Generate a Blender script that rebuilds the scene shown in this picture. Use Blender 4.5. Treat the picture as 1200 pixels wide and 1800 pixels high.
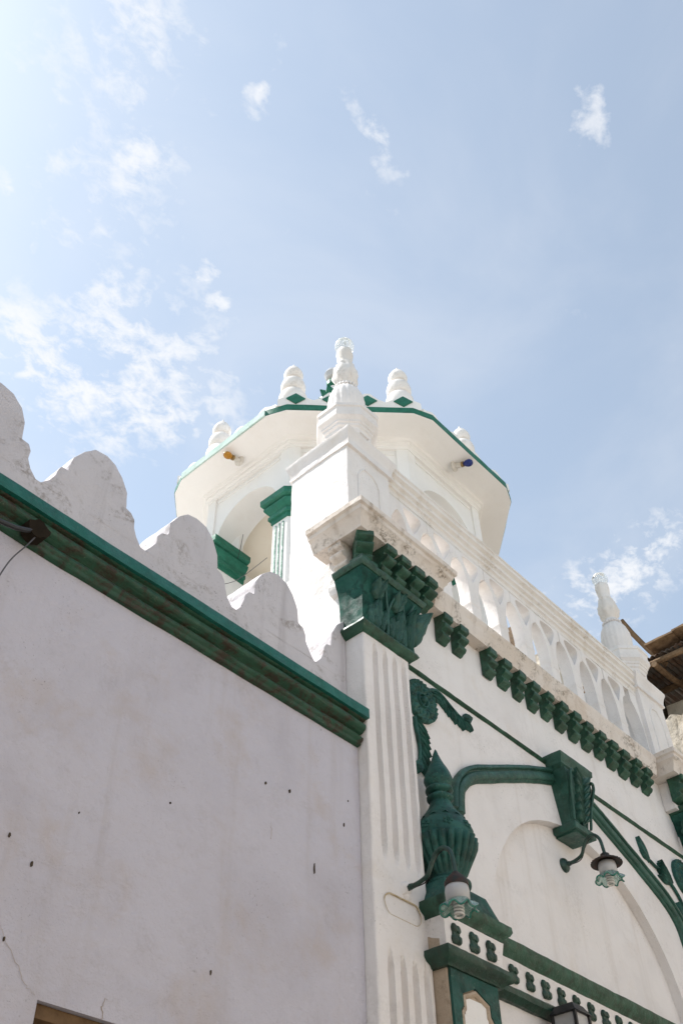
import bpy, bmesh, math, random
from mathutils import Vector, Matrix, noise

for _o in list(bpy.data.objects):
    bpy.data.objects.remove(_o)
SC = bpy.context.scene
COL = SC.collection
R = math.radians
random.seed(7)

# ------------------------------------------------------------------ camera
YAW, PITCH, ROLL = 0.851859606, 0.802353562, 0.0239831946
fw = Vector((math.sin(YAW)*math.cos(PITCH), math.cos(YAW)*math.cos(PITCH), math.sin(PITCH)))
r0 = Vector((math.cos(YAW), -math.sin(YAW), 0.0))
d0 = fw.cross(r0)
rt = math.cos(ROLL)*r0 + math.sin(ROLL)*d0
dn = -math.sin(ROLL)*r0 + math.cos(ROLL)*d0
cam = bpy.data.cameras.new("camera")
cam.sensor_fit = 'VERTICAL'
cam.sensor_height = 36.0
cam.lens = 1744.46/1800*36.0
cam.clip_start, cam.clip_end = 0.05, 5000
camo = bpy.data.objects.new("camera", cam)
COL.objects.link(camo)
mw = Matrix((rt, -dn, -fw)).transposed().to_4x4()
mw.translation = Vector((0, 0, 1.6))
camo.matrix_world = mw
SC.camera = camo

# ------------------------------------------------------------------ sun and sky
SUN = Vector((-0.27, 0.48, 0.835)).normalized()
SUN_EL = math.asin(SUN.z)
SUN_AZ = math.atan2(SUN.x, SUN.y)
sun = bpy.data.lights.new("sun", 'SUN')
sun.energy = 4.8
sun.angle = R(0.5)
sun.color = (1.0, 0.97, 0.93)
suno = bpy.data.objects.new("sun", sun)
suno.rotation_euler = SUN.to_track_quat('Z', 'Y').to_euler()
suno.location = (-4, 5, 20)
COL.objects.link(suno)

W = bpy.data.worlds.new("World")
SC.world = W
W.use_nodes = True
wn, wl = W.node_tree.nodes, W.node_tree.links
wn.clear()
def wnode(t, **kw):
    n = wn.new(t)
    for k, v in kw.items():
        setattr(n, k, v)
    return n
def wmath(op, a, b=None, c=None, clamp=False):
    n = wn.new('ShaderNodeMath'); n.operation = op; n.use_clamp = clamp
    for i, x in enumerate((a, b, c)):
        if x is None: continue
        if isinstance(x, (int, float)): n.inputs[i].default_value = x
        else: wl.new(x, n.inputs[i])
    return n.outputs[0]
sky = wnode('ShaderNodeTexSky', sky_type='NISHITA', sun_disc=False)
sky.sun_elevation = SUN_EL
sky.sun_rotation = SUN_AZ
sky.air_density = 1.0
sky.dust_density = 0.6
sky.ozone_density = 1.0
tc = wnode('ShaderNodeTexCoord')
sep = wnode('ShaderNodeSeparateXYZ'); wl.new(tc.outputs['Generated'], sep.inputs[0])
zz = wmath('ADD', wmath('MAXIMUM', sep.outputs[2], 0.0), 0.06)
cu = wmath('DIVIDE', sep.outputs[0], zz)
cv = wmath('DIVIDE', sep.outputs[1], zz)
comb = wnode('ShaderNodeCombineXYZ'); wl.new(cu, comb.inputs[0]); wl.new(cv, comb.inputs[1])
def wnoise(scale, detail, rough, dist, off=(0, 0, 0), sc=(1, 1, 1), rot=0.0):
    mp = wnode('ShaderNodeMapping'); mp.inputs['Location'].default_value = off
    mp.inputs['Scale'].default_value = sc; mp.inputs['Rotation'].default_value = (0, 0, rot)
    wl.new(comb.outputs[0], mp.inputs[0])
    n = wnode('ShaderNodeTexNoise'); n.inputs['Scale'].default_value = scale
    n.inputs['Detail'].default_value = detail; n.inputs['Roughness'].default_value = rough
    n.inputs['Distortion'].default_value = dist
    wl.new(mp.outputs[0], n.inputs['Vector'])
    return n.outputs[0]
# clouds stand where the photograph has them: soft patches in the plane of the cloud layer
# (u, v, radius along, radius across, angle, amount)
CLOUDS = [(0.17, 0.42, .20, .11, 1.0, .50), (0.13, 0.37, .09, .06, .3, .62), (0.20, 0.50, .10, .035, 1.9, .60), (0.40, 0.27, .16, .10, .3, .30), (0.33, 0.50, .10, .05, .8, .48), (0.60, 0.22, .12, .07, .5, .28),
          (0.31, 0.655, .17, .10, 2.2, 1.05), (0.27, 0.685, .10, .07, .5, 1.0), (0.405, 0.640, .11, .065, 2.0, .95), (0.29, 0.565, .08, .05, 2.0, .85), (0.36, 0.72, .10, .06, 2.0, .7),
          (0.11, 0.32, .07, .05, .4, .75), (0.088, 0.42, .05, .03, 0, .50), (0.192, 0.425, .05, .028, 1.2, .80),
          (0.15, 0.475, .045, .03, .5, .55), (0.235, 0.50, .045, .022, 1.9, .40), (0.231, 0.287, .040, .015, 1.0, .72),
          (0.327, 0.233, .044, .014, .2, .72), (0.452, 0.074, .040, .013, .4, .66), (0.314, 0.452, .020, .012, .4, .85),
          (0.352, 0.476, .018, .012, .4, .75), (0.42, 0.535, .032, .018, .4, .65), (0.172, 0.345, .05, .03, 1.5, .45),
          (1.02, 0.385, .15, .075, 1.3, .85), (0.42, 0.21, .05, .03, .3, .30), (0.33, 0.36, .06, .04, .8, .30),
          (0.11, 0.54, .03, .02, 0, .6), (0.55, 0.17, .08, .05, 0.2, .22), (0.27, 0.60, .05, .04, 0.4, .4),
          (-0.6, 0.3, .3, .15, .5, .6), (-0.4, -0.8, .5, .2, .9, .6), (0.9, -0.7, .4, .2, .2, .6), (1.8, 1.6, .5, .3, .8, .6),
          (-1.5, 1.2, .6, .3, .3, .6), (2.6, -1.0, .8, .4, .3, .6), (-2.0, -1.8, .8, .4, 1.2, .6)]
acc = None
def wvec(scale, amt, off):
    n = wnode('ShaderNodeTexNoise'); n.inputs['Scale'].default_value = scale; n.inputs['Detail'].default_value = 5; n.inputs['Roughness'].default_value = .6
    mp = wnode('ShaderNodeMapping'); mp.inputs['Location'].default_value = off; wl.new(comb.outputs[0], mp.inputs[0]); wl.new(mp.outputs[0], n.inputs['Vector'])
    sb = wnode('ShaderNodeVectorMath', operation='SUBTRACT'); wl.new(n.outputs['Color'], sb.inputs[0]); sb.inputs[1].default_value = (.5, .5, .5)
    sc = wnode('ShaderNodeVectorMath', operation='SCALE'); wl.new(sb.outputs[0], sc.inputs[0]); sc.inputs['Scale'].default_value = amt
    return sc.outputs[0]
wv = wnode('ShaderNodeVectorMath', operation='ADD'); wl.new(comb.outputs[0], wv.inputs[0]); wl.new(wvec(14, .085, (0, 0, 0)), wv.inputs[1])
wv2 = wnode('ShaderNodeVectorMath', operation='ADD'); wl.new(wv.outputs[0], wv2.inputs[0]); wl.new(wvec(48, .030, (2, 5, 0)), wv2.inputs[1])
for (u, v, ra, rb, an, amt) in CLOUDS:
    mp = wnode('ShaderNodeMapping'); mp.vector_type = 'TEXTURE'
    mp.inputs['Location'].default_value = (u, v, 0); mp.inputs['Rotation'].default_value = (0, 0, an)
    mp.inputs['Scale'].default_value = (ra, rb, 1)
    wl.new(wv2.outputs[0], mp.inputs[0])
    ln = wnode('ShaderNodeVectorMath', operation='LENGTH'); wl.new(mp.outputs[0], ln.inputs[0])
    mr = wnode('ShaderNodeMapRange', interpolation_type='SMOOTHSTEP')
    mr.inputs[1].default_value = 1.9; mr.inputs[2].default_value = 0.0
    mr.inputs[3].default_value = 0.0; mr.inputs[4].default_value = amt
    wl.new(ln.outputs['Value'], mr.inputs[0])
    acc = mr.outputs[0] if acc is None else wmath('MAXIMUM', acc, mr.outputs[0])
n1 = wnoise(12.0, 10, .60, .35, sc=(1, 1.2, 1), rot=.75)
n2 = wnoise(46.0, 9, .64, .4, off=(3, 1, 0), sc=(1, 1.25, 1), rot=.6)
tex = wmath('ADD', wmath('MULTIPLY', n1, .60), wmath('MULTIPLY', n2, .40))
def wramp(x, a, b, lo, hi):
    m = wnode('ShaderNodeMapRange', interpolation_type='SMOOTHSTEP')
    for i, q in ((1, a), (2, b), (3, lo), (4, hi)): m.inputs[i].default_value = q
    wl.new(x, m.inputs[0]); return m.outputs[0]
dens = wmath('MULTIPLY', acc, wramp(tex, .34, .66, .05, 1.35))
cl = wmath('POWER', wramp(dens, .02, 1.15, 0, 1), .85)
veil = wramp(wnoise(2.6, 6, .55, .5, off=(.4, .2, 0)), .36, .80, .14, .40)
mask = wmath('MAXIMUM', wmath('MULTIPLY', cl, .92), veil)
SKY_S = 0.15
hs = wnode('ShaderNodeHueSaturation'); hs.inputs['Saturation'].default_value = 0.74
hs.inputs['Value'].default_value = 1.0
wl.new(sky.outputs[0], hs.inputs['Color'])
tint = wnode('ShaderNodeMix', data_type='RGBA', blend_type='MULTIPLY'); tint.inputs[0].default_value = 1.0
wl.new(hs.outputs[0], tint.inputs[6]); tint.inputs[7].default_value = (.955, 1.018, .975, 1)
mixc = wnode('ShaderNodeMix', data_type='RGBA')
wl.new(mask, mixc.inputs[0]); wl.new(tint.outputs[2], mixc.inputs[6])
mixc.inputs[7].default_value = (4.2, 4.25, 4.35, 1)
bg = wnode('ShaderNodeBackground'); bg.inputs[1].default_value = SKY_S
wl.new(mixc.outputs[2], bg.inputs[0])
wo = wnode('ShaderNodeOutputWorld'); wl.new(bg.outputs[0], wo.inputs[0])

SC.view_settings.view_transform = 'Standard'
SC.view_settings.look = 'None'
SC.view_settings.gamma = 1
SC.view_settings.use_curve_mapping = False
SC.view_settings.exposure = 0.66

# ------------------------------------------------------------------ materials
class MT:
    def __init__(s, name, rough=.7, spec=.3):
        s.m = bpy.data.materials.new(name); s.m.use_nodes = True
        s.n, s.l = s.m.node_tree.nodes, s.m.node_tree.links
        s.b = s.n['Principled BSDF']
        s.b.inputs['Roughness'].default_value = rough
        s.b.inputs['Specular IOR Level'].default_value = spec
        s.g = s.n.new('ShaderNodeNewGeometry').outputs['Position']
    def noise(s, scale, detail=5, rough=.55, dist=0.0, sc=(1, 1, 1), off=(0, 0, 0)):
        mp = s.n.new('ShaderNodeMapping'); mp.inputs['Scale'].default_value = sc; mp.inputs['Location'].default_value = off
        s.l.new(s.g, mp.inputs[0])
        t = s.n.new('ShaderNodeTexNoise'); t.inputs['Scale'].default_value = scale
        t.inputs['Detail'].default_value = detail; t.inputs['Roughness'].default_value = rough; t.inputs['Distortion'].default_value = dist
        s.l.new(mp.outputs[0], t.inputs['Vector'])
        return t.outputs[0]
    def ramp(s, x, a, b, lo=0.0, hi=1.0):
        r = s.n.new('ShaderNodeMapRange'); r.interpolation_type = 'SMOOTHSTEP'
        for i, v in ((1, a), (2, b), (3, lo), (4, hi)): r.inputs[i].default_value = v
        s.l.new(x, r.inputs[0]); return r.outputs[0]
    def math(s, op, a, b):
        r = s.n.new('ShaderNodeMath'); r.operation = op
        for i, v in enumerate((a, b)):
            if isinstance(v, (int, float)): r.inputs[i].default_value = v
            else: s.l.new(v, r.inputs[i])
        return r.outputs[0]
    def mix(s, f, a, b):
        x = s.n.new('ShaderNodeMix'); x.data_type = 'RGBA'
        if isinstance(f, (int, float)): x.inputs[0].default_value = f
        else: s.l.new(f, x.inputs[0])
        for i, c in ((6, a), (7, b)):
            if isinstance(c, tuple): x.inputs[i].default_value = c + (1,) if len(c) == 3 else c
            else: s.l.new(c, x.inputs[i])
        return x.outputs[2]
    def color(s, c):
        if isinstance(c, tuple): s.b.inputs['Base Color'].default_value = c + (1,)
        else: s.l.new(c, s.b.inputs['Base Color'])
    def rough(s, x): s.l.new(x, s.b.inputs['Roughness'])
    def bump(s, hs, strength=.3, dist=.01):
        b = s.n.new('ShaderNodeBump'); b.inputs['Strength'].default_value = strength; b.inputs['Distance'].default_value = dist
        s.l.new(hs, b.inputs['Height']); s.l.new(b.outputs[0], s.b.inputs['Normal'])

def plaster(name, base, blotch, blotch2, dirt, speck=.5, streak=.3, grime=.0, bump=.35):
    t = MT(name, .85, .2)
    c = t.mix(t.ramp(t.noise(1.6, 5, .6, .4), .42, .72, 0, .75), base, blotch)
    c = t.mix(t.ramp(t.noise(3.3, 6, .62, .2, off=(5, 2, 1)), .52, .76, 0, .6), c, blotch2)
    c = t.mix(t.ramp(t.noise(9, 5, .6, .1, sc=(1, 1, .07), off=(1, 7, 3)), .52, .78, 0, streak), c, dirt)
    if grime:
        c = t.mix(t.math('MULTIPLY', t.ramp(t.noise(4.2, 8, .68, .6, off=(9, 4, 2)), .50, .66, 0, grime), t.ramp(t.noise(46, 4, .7), .40, .60)), c, (.16, .125, .085))
    sp = t.math('MULTIPLY', t.ramp(t.noise(95, 3, .6), .63, .70), t.ramp(t.noise(2.4, 4, .6, off=(2, 2, 9)), .50, .66, 0, speck))
    c = t.mix(sp, c, (.13, .115, .10))
    t.color(c)
    h = t.math('ADD', t.math('MULTIPLY', t.noise(5, 6, .6), 1.6), t.math('ADD', t.math('MULTIPLY', t.noise(26, 5, .6), .5), t.math('MULTIPLY', t.noise(120, 3, .6), .16)))
    t.bump(h, bump, .02)
    return t.m
def paint(name, base, light, dark, rough=.42, wear=.35, grime=.4, scale=1.0, spec=.4, bump=.5):
    t = MT(name, rough, spec)
    c = t.mix(t.ramp(t.noise(7*scale, 5, .6), .4, .7, 0, .8), base, light)
    c = t.mix(t.ramp(t.noise(13*scale, 7, .70, .5, off=(3, 3, 1)), .44, .62, 0, grime), c, dark)
    c = t.mix(t.math('MULTIPLY', t.ramp(t.noise(60*scale, 5, .7, off=(1, 2, 3)), .60, .68, 0, wear), t.ramp(t.noise(5*scale, 4, .6, off=(8, 1, 2)), .42, .6)), c, (.21, .25, .17))
    t.color(c)
    t.rough(t.ramp(t.noise(18, 4, .6), .3, .7, rough-.12, rough+.2))
    t.bump(t.math('ADD', t.noise(24, 6, .65), t.math('MULTIPLY', t.noise(110, 3, .6), .35)), bump, .010)
    return t.m
def simple(name, c, rough=.6, spec=.4, c2=None, scale=20, bump=.2, metal=0.0):
    t = MT(name, rough, spec)
    t.color(t.mix(t.ramp(t.noise(scale, 5, .6), .35, .7), c, c2 or tuple(x*.7 for x in c)))
    t.b.inputs['Metallic'].default_value = metal
    t.bump(t.noise(scale*2.2, 5, .6), bump, .006)
    return t.m
def glass(name, tint, rough=.05, trans=1.0):
    t = MT(name, rough, .5)
    t.color(tint); t.b.inputs['Transmission Weight'].default_value = trans; t.b.inputs['IOR'].default_value = 1.42
    return t.m

M_WHITE = plaster('white_limewash', (.78, .745, .72), (.69, .655, .63), (.71, .65, .59), (.56, .50, .44), .6, .34, .10, .45)
M_FRESH = plaster('fresh_white_paint', (.80, .78, .75), (.77, .745, .71), (.76, .72, .67), (.70, .66, .60), .15, .12, bump=.18)
M_RAIL = plaster('rail_white_paint', (.77, .735, .70), (.70, .65, .59), (.72, .65, .57), (.50, .41, .31), .7, .5, .30, .4)
M_LEDGE = plaster('weathered_white_ledge', (.70, .635, .575), (.60, .51, .42), (.55, .44, .345), (.33, .25, .18), .9, .75, .9, .6)
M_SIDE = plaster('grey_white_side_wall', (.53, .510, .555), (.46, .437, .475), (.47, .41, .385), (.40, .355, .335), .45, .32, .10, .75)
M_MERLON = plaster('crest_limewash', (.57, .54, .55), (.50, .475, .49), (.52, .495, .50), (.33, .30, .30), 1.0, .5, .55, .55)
M_GREEN = paint('dark_green_gloss_paint', (.019, .074, .044), (.038, .118, .076), (.012, .030, .017), .40, .55, .75)
M_KEY = paint('gloss_lightened_green_paint', (.020, .078, .056), (.036, .118, .088), (.010, .036, .024), .40, .4, .5)  # green lightened in the colour itself to stand in for gloss on the carving
M_TEAL = paint('teal_green_paint', (.013, .072, .058), (.034, .128, .102), (.008, .028, .021), .46, .45, .7, spec=.28, bump=.4)
M_CAPG = paint('matt_capital_green_paint', (.014, .070, .052), (.034, .122, .092), (.008, .028, .020), .62, .45, .7, spec=.12, bump=.3)
M_CORN = paint('mossy_green_cornice_paint', (.013, .060, .032), (.022, .085, .045), (.030, .020, .009), .55, .35, .98, .9)
M_BAND = paint('bright_teal_band_paint', (.006, .105, .080), (.010, .130, .098), (.008, .060, .042), .45, .2, .4)
M_TGREEN = paint('tower_green_paint', (.018, .135, .085), (.030, .175, .115), (.012, .075, .046), .5, .3, .35, spec=.25, bump=.25)
M_DARKGREEN = paint('near_black_green_paint', (.016, .050, .034), (.026, .075, .050), (.020, .026, .018), .40, .3, .5)
M_WOOD = simple('brown_timber', (.16, .095, .045), .75, .3, (.08, .045, .02), 14)
M_OLDWOOD = simple('weathered_pole_timber', (.20, .13, .075), .85, .2, (.09, .055, .03), 9)
M_DARK = simple('dark_interior', (.022, .016, .010), .9, .1)
M_BLACK = simple('black_cable_rubber', (.015, .015, .016), .45, .5)
M_WIRE = simple('thin_grey_wire', (.10, .10, .11), .5, .4)
M_RUST = simple('rusty_enamel', (.045, .018, .012), .6, .4, (.012, .020, .015), 40)
M_LAMPG = simple('green_iron_lamp_arm', (.018, .062, .045), .38, .5, (.012, .03, .022), 30)
M_IRON = simple('corrugated_iron', (.16, .145, .13), .6, .5, (.13, .07, .04), 6, .2, .4)
M_RUBBLE = plaster('coral_rag_rubble', (.52, .46, .38), (.30, .24, .165), (.22, .17, .115), (.20, .155, .11), 1.0, .4, .95, 1.0)
M_STREET = simple('pale_coral_dust_street', (.36, .335, .305), .95, .1, (.31, .285, .255), 1.2, .3)
M_MINT = plaster('pale_mint_paint', (.44, .56, .51), (.62, .68, .64), (.24, .42, .35), (.20, .34, .27), .8, .5, .3)
M_OPP = plaster('warm_limewash', (.70, .645, .58), (.64, .58, .51), (.60, .53, .45), (.48, .41, .34), .3, .4, .2)
M_CREAM = plaster('cream_interior_paint', (.74, .68, .58), (.70, .62, .50), (.66, .58, .46), (.55, .47, .36), .2, .2, bump=.15)
M_CHIP = simple('bare_brown_mortar', (.10, .078, .055), .9, .1, (.05, .04, .03), 60)
M_OCHRE = simple('ochre_stained_plaster', (.56, .47, .33), .9, .1, (.42, .32, .19), 30)
M_STAINED = plaster('brown_stained_bare_plaster', (.46, .37, .28), (.38, .29, .21), (.30, .22, .15), (.25, .18, .11), .8, .5, .5, .5)
M_GLOBE = glass('milky_globe_glass', (.93, .95, .94), .22, .62)
M_GLOBE.node_tree.nodes['Principled BSDF'].inputs['IOR'].default_value = 1.18
M_FROST = simple('frosted_white_glass', (.46, .455, .45), .22, .6, (.40, .395, .39), 6, .02)
M_BULB = simple('white_lamp_tube', (.66, .64, .60), .25, .5, (.6, .58, .54), 6, .02)
M_GRUFF = glass('green_rimmed_glass', (.62, .80, .74), .18, .75)
M_GRIM = simple('green_glass_rim', (.03, .20, .14), .15, .6, (.02, .14, .10), 20, .02)
M_AMBER = glass('amber_bulb_glass', (.55, .26, .02), .1, .55)
M_BLUE = glass('blue_bulb_glass', (.01, .03, .22), .1, .5)
M_BRASS = simple('brass_bulb_socket', (.35, .24, .10), .4, .5, (.22, .14, .06), 40, .1, .6)
M_PORC = simple('porcelain_bulb_holder', (.62, .58, .52), .3, .5, (.5, .46, .4), 30, .05)

# ------------------------------------------------------------------ mesh helpers
def link(o, parent=None):
    COL.objects.link(o)
    if parent is not None:
        o.parent = parent
    return o
def empty(name, loc, label, cat, group=None):
    o = bpy.data.objects.new(name, None); o.location = loc; o.empty_display_size = .2
    COL.objects.link(o); o['label'] = label; o['category'] = cat
    if group: o['group'] = group
    return o
def wloc(o):
    v = Vector((0, 0, 0))
    while o is not None:
        v += o.location; o = o.parent
    return v
def mapP(p, h): return Vector((p[0], p[1], h))            # plan: (x, y), height
def mapF(Y):                                              # facade plane: (x, z), out towards the street
    return lambda p, h: Vector((p[0], Y-h, p[1]))
def mapX(X):                                              # plane facing -x: (y, z), out towards -x
    return lambda p, h: Vector((X-h, p[0], p[1]))

class G:
    def __init__(s): s.b = bmesh.new()
    def v(s, p): return s.b.verts.new(p)
    def f(s, vs):
        try: return s.b.faces.new(vs)
        except ValueError: return None
    def box(s, x0, x1, y0, y1, z0, z1, bev=0.0):
        t = bmesh.new()
        vs = [t.verts.new((x, y, z)) for x in (x0, x1) for y in (y0, y1) for z in (z0, z1)]
        for q in ((0, 1, 3, 2), (4, 6, 7, 5), (0, 4, 5, 1), (2, 3, 7, 6), (0, 2, 6, 4), (1, 5, 7, 3)):
            t.faces.new([vs[i] for i in q])
        if bev: bmesh.ops.bevel(t, geom=t.edges[:], offset=bev, segments=2, affect='EDGES', profile=.6)
        s.merge(t); return s
    def merge(s, t, mat=None):
        mp = {}
        for v in t.verts: mp[v] = s.b.verts.new(mat @ v.co if mat else v.co)
        for f in t.faces: s.f([mp[v] for v in f.verts])
        t.free()
    def poly(s, loops, mp, h0, h1, bev=0.0):
        """extrude a 2d outline (first loop) with holes (other loops) from h0 to h1"""
        t = bmesh.new(); es = []
        for lp in loops:
            vs = [t.verts.new(mp(p, h0)) for p in lp]
            es += [t.edges.new((vs[i], vs[(i+1) % len(vs)])) for i in range(len(vs))]
        bmesh.ops.triangle_fill(t, use_beauty=True, use_dissolve=False, edges=es)
        d = mp(loops[0][0], h1)-mp(loops[0][0], h0)
        ex = bmesh.ops.extrude_face_region(t, geom=t.faces[:])
        nv = [e for e in ex['geom'] if isinstance(e, bmesh.types.BMVert)]
        # the extrusion keeps the first faces only when asked; add the back copy by hand
        bmesh.ops.translate(t, verts=nv, vec=d)
        t2 = bmesh.new(); es = []
        for lp in loops:
            vs = [t2.verts.new(mp(p, h0)) for p in lp]
            es += [t2.edges.new((vs[i], vs[(i+1) % len(vs)])) for i in range(len(vs))]
        bmesh.ops.triangle_fill(t2, use_beauty=True, use_dissolve=False, edges=es)
        me = bpy.data.meshes.new('tmp'); t2.to_mesh(me); t2.free(); t.from_mesh(me); bpy.data.meshes.remove(me)
        bmesh.ops.remove_doubles(t, verts=t.verts[:], dist=1e-5)
        seen = {}
        for f in t.faces[:]:
            k = tuple(sorted(v.index for v in f.verts)) if False else frozenset(v for v in f.verts)
            if k in seen: t.faces.remove(f)
            else: seen[k] = 1
        bmesh.ops.recalc_face_normals(t, faces=t.faces[:])
        if bev:
            sh = [e for e in t.edges if len(e.link_faces) == 2 and e.calc_face_angle(0) > .9]
            bmesh.ops.bevel(t, geom=sh, offset=bev, segments=1, affect='EDGES')
        s.merge(t); return s
    def sweep(s, path, prof, mp=mapP, closed=False, caps=True):
        n = len(path); P = [Vector((p[0], p[1])) for p in path]; rings = []
        def nr(a, b):
            d = (b-a).normalized(); return Vector((d.y, -d.x))
        for i in range(n):
            if closed or 0 < i < n-1:
                a = nr(P[i-1], P[i]); b = nr(P[i], P[(i+1) % n]); m = a+b
                m = m/ max(.2, (m.dot(a)))
            elif i == 0: m = nr(P[0], P[1])
            else: m = nr(P[n-2], P[n-1])
            rings.append([s.v(mp((P[i].x+m.x*o, P[i].y+m.y*o), h)) for o, h in prof])
        k = len(prof)
        for i in range(n if closed else n-1):
            A, B = rings[i], rings[(i+1) % n]
            for j in range(k): s.f([A[j], A[(j+1) % k], B[(j+1) % k], B[j]])
        if caps and not closed:
            s.f(rings[0][::-1]); s.f(rings[-1])
        return s
    def lathe(s, c, prof, n=24, fn=None, tilt=None, a0=0.0):
        c = Vector(c); rings = []
        for r, z in prof:
            ring = []
            for i in range(n):
                a = a0+2*math.pi*i/n; rr = fn(a, z, r) if fn else r
                p = Vector((rr*math.cos(a), rr*math.sin(a), z))
                ring.append(s.v(c+(tilt @ p if tilt else p)))
            rings.append(ring)
        for A, B in zip(rings, rings[1:]):
            for i in range(n): s.f([A[i], A[(i+1) % n], B[(i+1) % n], B[i]])
        s.f(rings[0][::-1]); s.f(rings[-1]); return s
    def tube(s, pts, r, n=8, caps=True):
        pts = [Vector(p) for p in pts]; rings = []; up = None
        for i, p in enumerate(pts):
            d = (pts[min(i+1, len(pts)-1)]-pts[max(i-1, 0)]).normalized()
            if up is None:
                up = d.orthogonal().normalized()
            up = (up-d*up.dot(d)).normalized(); w = d.cross(up)
            rr = r(i/(len(pts)-1)) if callable(r) else r
            rings.append([s.v(p+(up*math.cos(2*math.pi*j/n)+w*math.sin(2*math.pi*j/n))*rr) for j in range(n)])
        for A, B in zip(rings, rings[1:]):
            for j in range(n): s.f([A[j], A[(j+1) % n], B[(j+1) % n], B[j]])
        if caps: s.f(rings[0][::-1]); s.f(rings[-1])
        return s
    def leaf(s, base, d, nrm, L, Wd, h=.03, curl=.0, lobes=3, bend=0.0, nu=14, nv=12, thick=.012):
        """a carved leaf lying on a surface: rib, grooves, lobed edge, tip that may curl out"""
        base, d, nrm = Vector(base), Vector(d).normalized(), Vector(nrm).normalized()
        sd = d.cross(nrm).normalized(); top = []; 
        for i in range(nu+1):
            u = i/nu; row = []
            w = Wd*.5*(math.sin(math.pi*(.10+.86*u))**.8)*(1+.20*math.cos(2*math.pi*lobes*u+2.6))
            for j in range(nv+1):
                v = 2*j/nv-1
                out = h*math.sin(math.pi*min(1, .15+.75*u))*(1-.75*v*v)+thick*.5
                out += .25*h*math.cos(v*math.pi*3)*(1-abs(v)*.3)
                out += curl*u**3
                row.append(s.v(base+d*(L*u)+sd*(v*w+bend*u*u)+nrm*out))
            top.append(row)
        for i in range(nu):
            for j in range(nv): s.f([top[i][j], top[i][j+1], top[i+1][j+1], top[i+1][j]])
        rim = [top[0][j] for j in range(nv+1)]+[top[i][nv] for i in range(1, nu+1)]+[top[nu][j] for j in range(nv-1, -1, -1)]+[top[i][0] for i in range(nu-1, 0, -1)]
        low = []
        for v in rim:
            q = v.co-base; low.append(s.v(v.co-nrm*(q.dot(nrm)+.012)))
        for i in range(len(rim)): s.f([rim[i], rim[(i+1) % len(rim)], low[(i+1) % len(rim)], low[i]])
        return s
    def flip(s, c):
        for v in s.b.verts: v.co.x = c-v.co.x
        return s
    def done(s, name, mat, parent=None, seg=.0, wob=.0, bev=.0, smooth=40, origin=None, freq=3.0, recalc=True, label=None):
        b = s.b
        if recalc: bmesh.ops.recalc_face_normals(b, faces=b.faces[:])
        if bev:
            sh = [e for e in b.edges if len(e.link_faces) == 2 and e.calc_face_angle(0) > .7]
            bmesh.ops.bevel(b, geom=sh, offset=bev, segments=2, affect='EDGES', profile=.6)
        if seg:
            for _ in range(6):
                lg = [e for e in b.edges if e.calc_length() > seg]
                if not lg: break
                bmesh.ops.subdivide_edges(b, edges=lg, cuts=1, use_grid_fill=True)
        ng = [f for f in b.faces if len(f.verts) > 4]
        if ng: bmesh.ops.triangulate(b, faces=ng)
        if wob:
            for v in b.verts:
                p = v.co
                v.co = p+(noise.noise_vector(p*freq)+noise.noise_vector(p*freq*3.7)*.6)*wob
        o3 = Vector(origin) if origin is not None else (wloc(parent) if parent is not None else Vector((0, 0, 0)))
        for v in b.verts: v.co -= o3
        me = bpy.data.meshes.new(name); b.to_mesh(me); b.free()
        for p in me.polygons: p.use_smooth = True
        me.set_sharp_from_angle(angle=R(smooth))
        me.materials.append(mat)
        o = bpy.data.objects.new(name, me)
        if parent is not None: o.location = o3-wloc(parent)
        else: o.location = o3
        link(o, parent)
        if label: o['label'] = label
        return o
def dup(o, world, parent=None):
    c = o.copy(); COL.objects.link(c); p = parent if parent is not None else o.parent
    c.parent = p; c.location = Vector(world)-(wloc(p) if p else Vector((0, 0, 0)))
    return c
def tag(o, label, cat, group=None):
    o['label'] = label; o['category'] = cat
    if group: o['group'] = group
    return o
def arc(cx, cz, r, a0, a1, n):
    return [(cx+r*math.cos(R(a0+(a1-a0)*i/n)), cz+r*math.sin(R(a0+(a1-a0)*i/n))) for i in range(n+1)]
def smoothpath(pts, n=6):
    out = []; P = [Vector(p) for p in pts]
    for i in range(len(P)-1):
        a, b, c, d = P[max(i-1, 0)], P[i], P[i+1], P[min(i+2, len(P)-1)]
        for k in range(n):
            t = k/n
            out.append(.5*((2*b)+(c-a)*t+(2*a-5*b+4*c-d)*t*t+(3*b-a-3*c+d)*t**3))
    out.append(P[-1]); return out

# ------------------------------------------------------------------ ground
g = G()
xs = [-600, -60, -12, 12, 60, 600]; 
vv = [[g.v((x, y, 0)) for y in xs] for x in xs]
for i in range(5):
    for j in range(5): g.f([vv[i][j], vv[i+1][j], vv[i+1][j+1], vv[i][j+1]])
st = g.done('street_ground', M_STREET); st['kind'] = 'structure'

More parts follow.
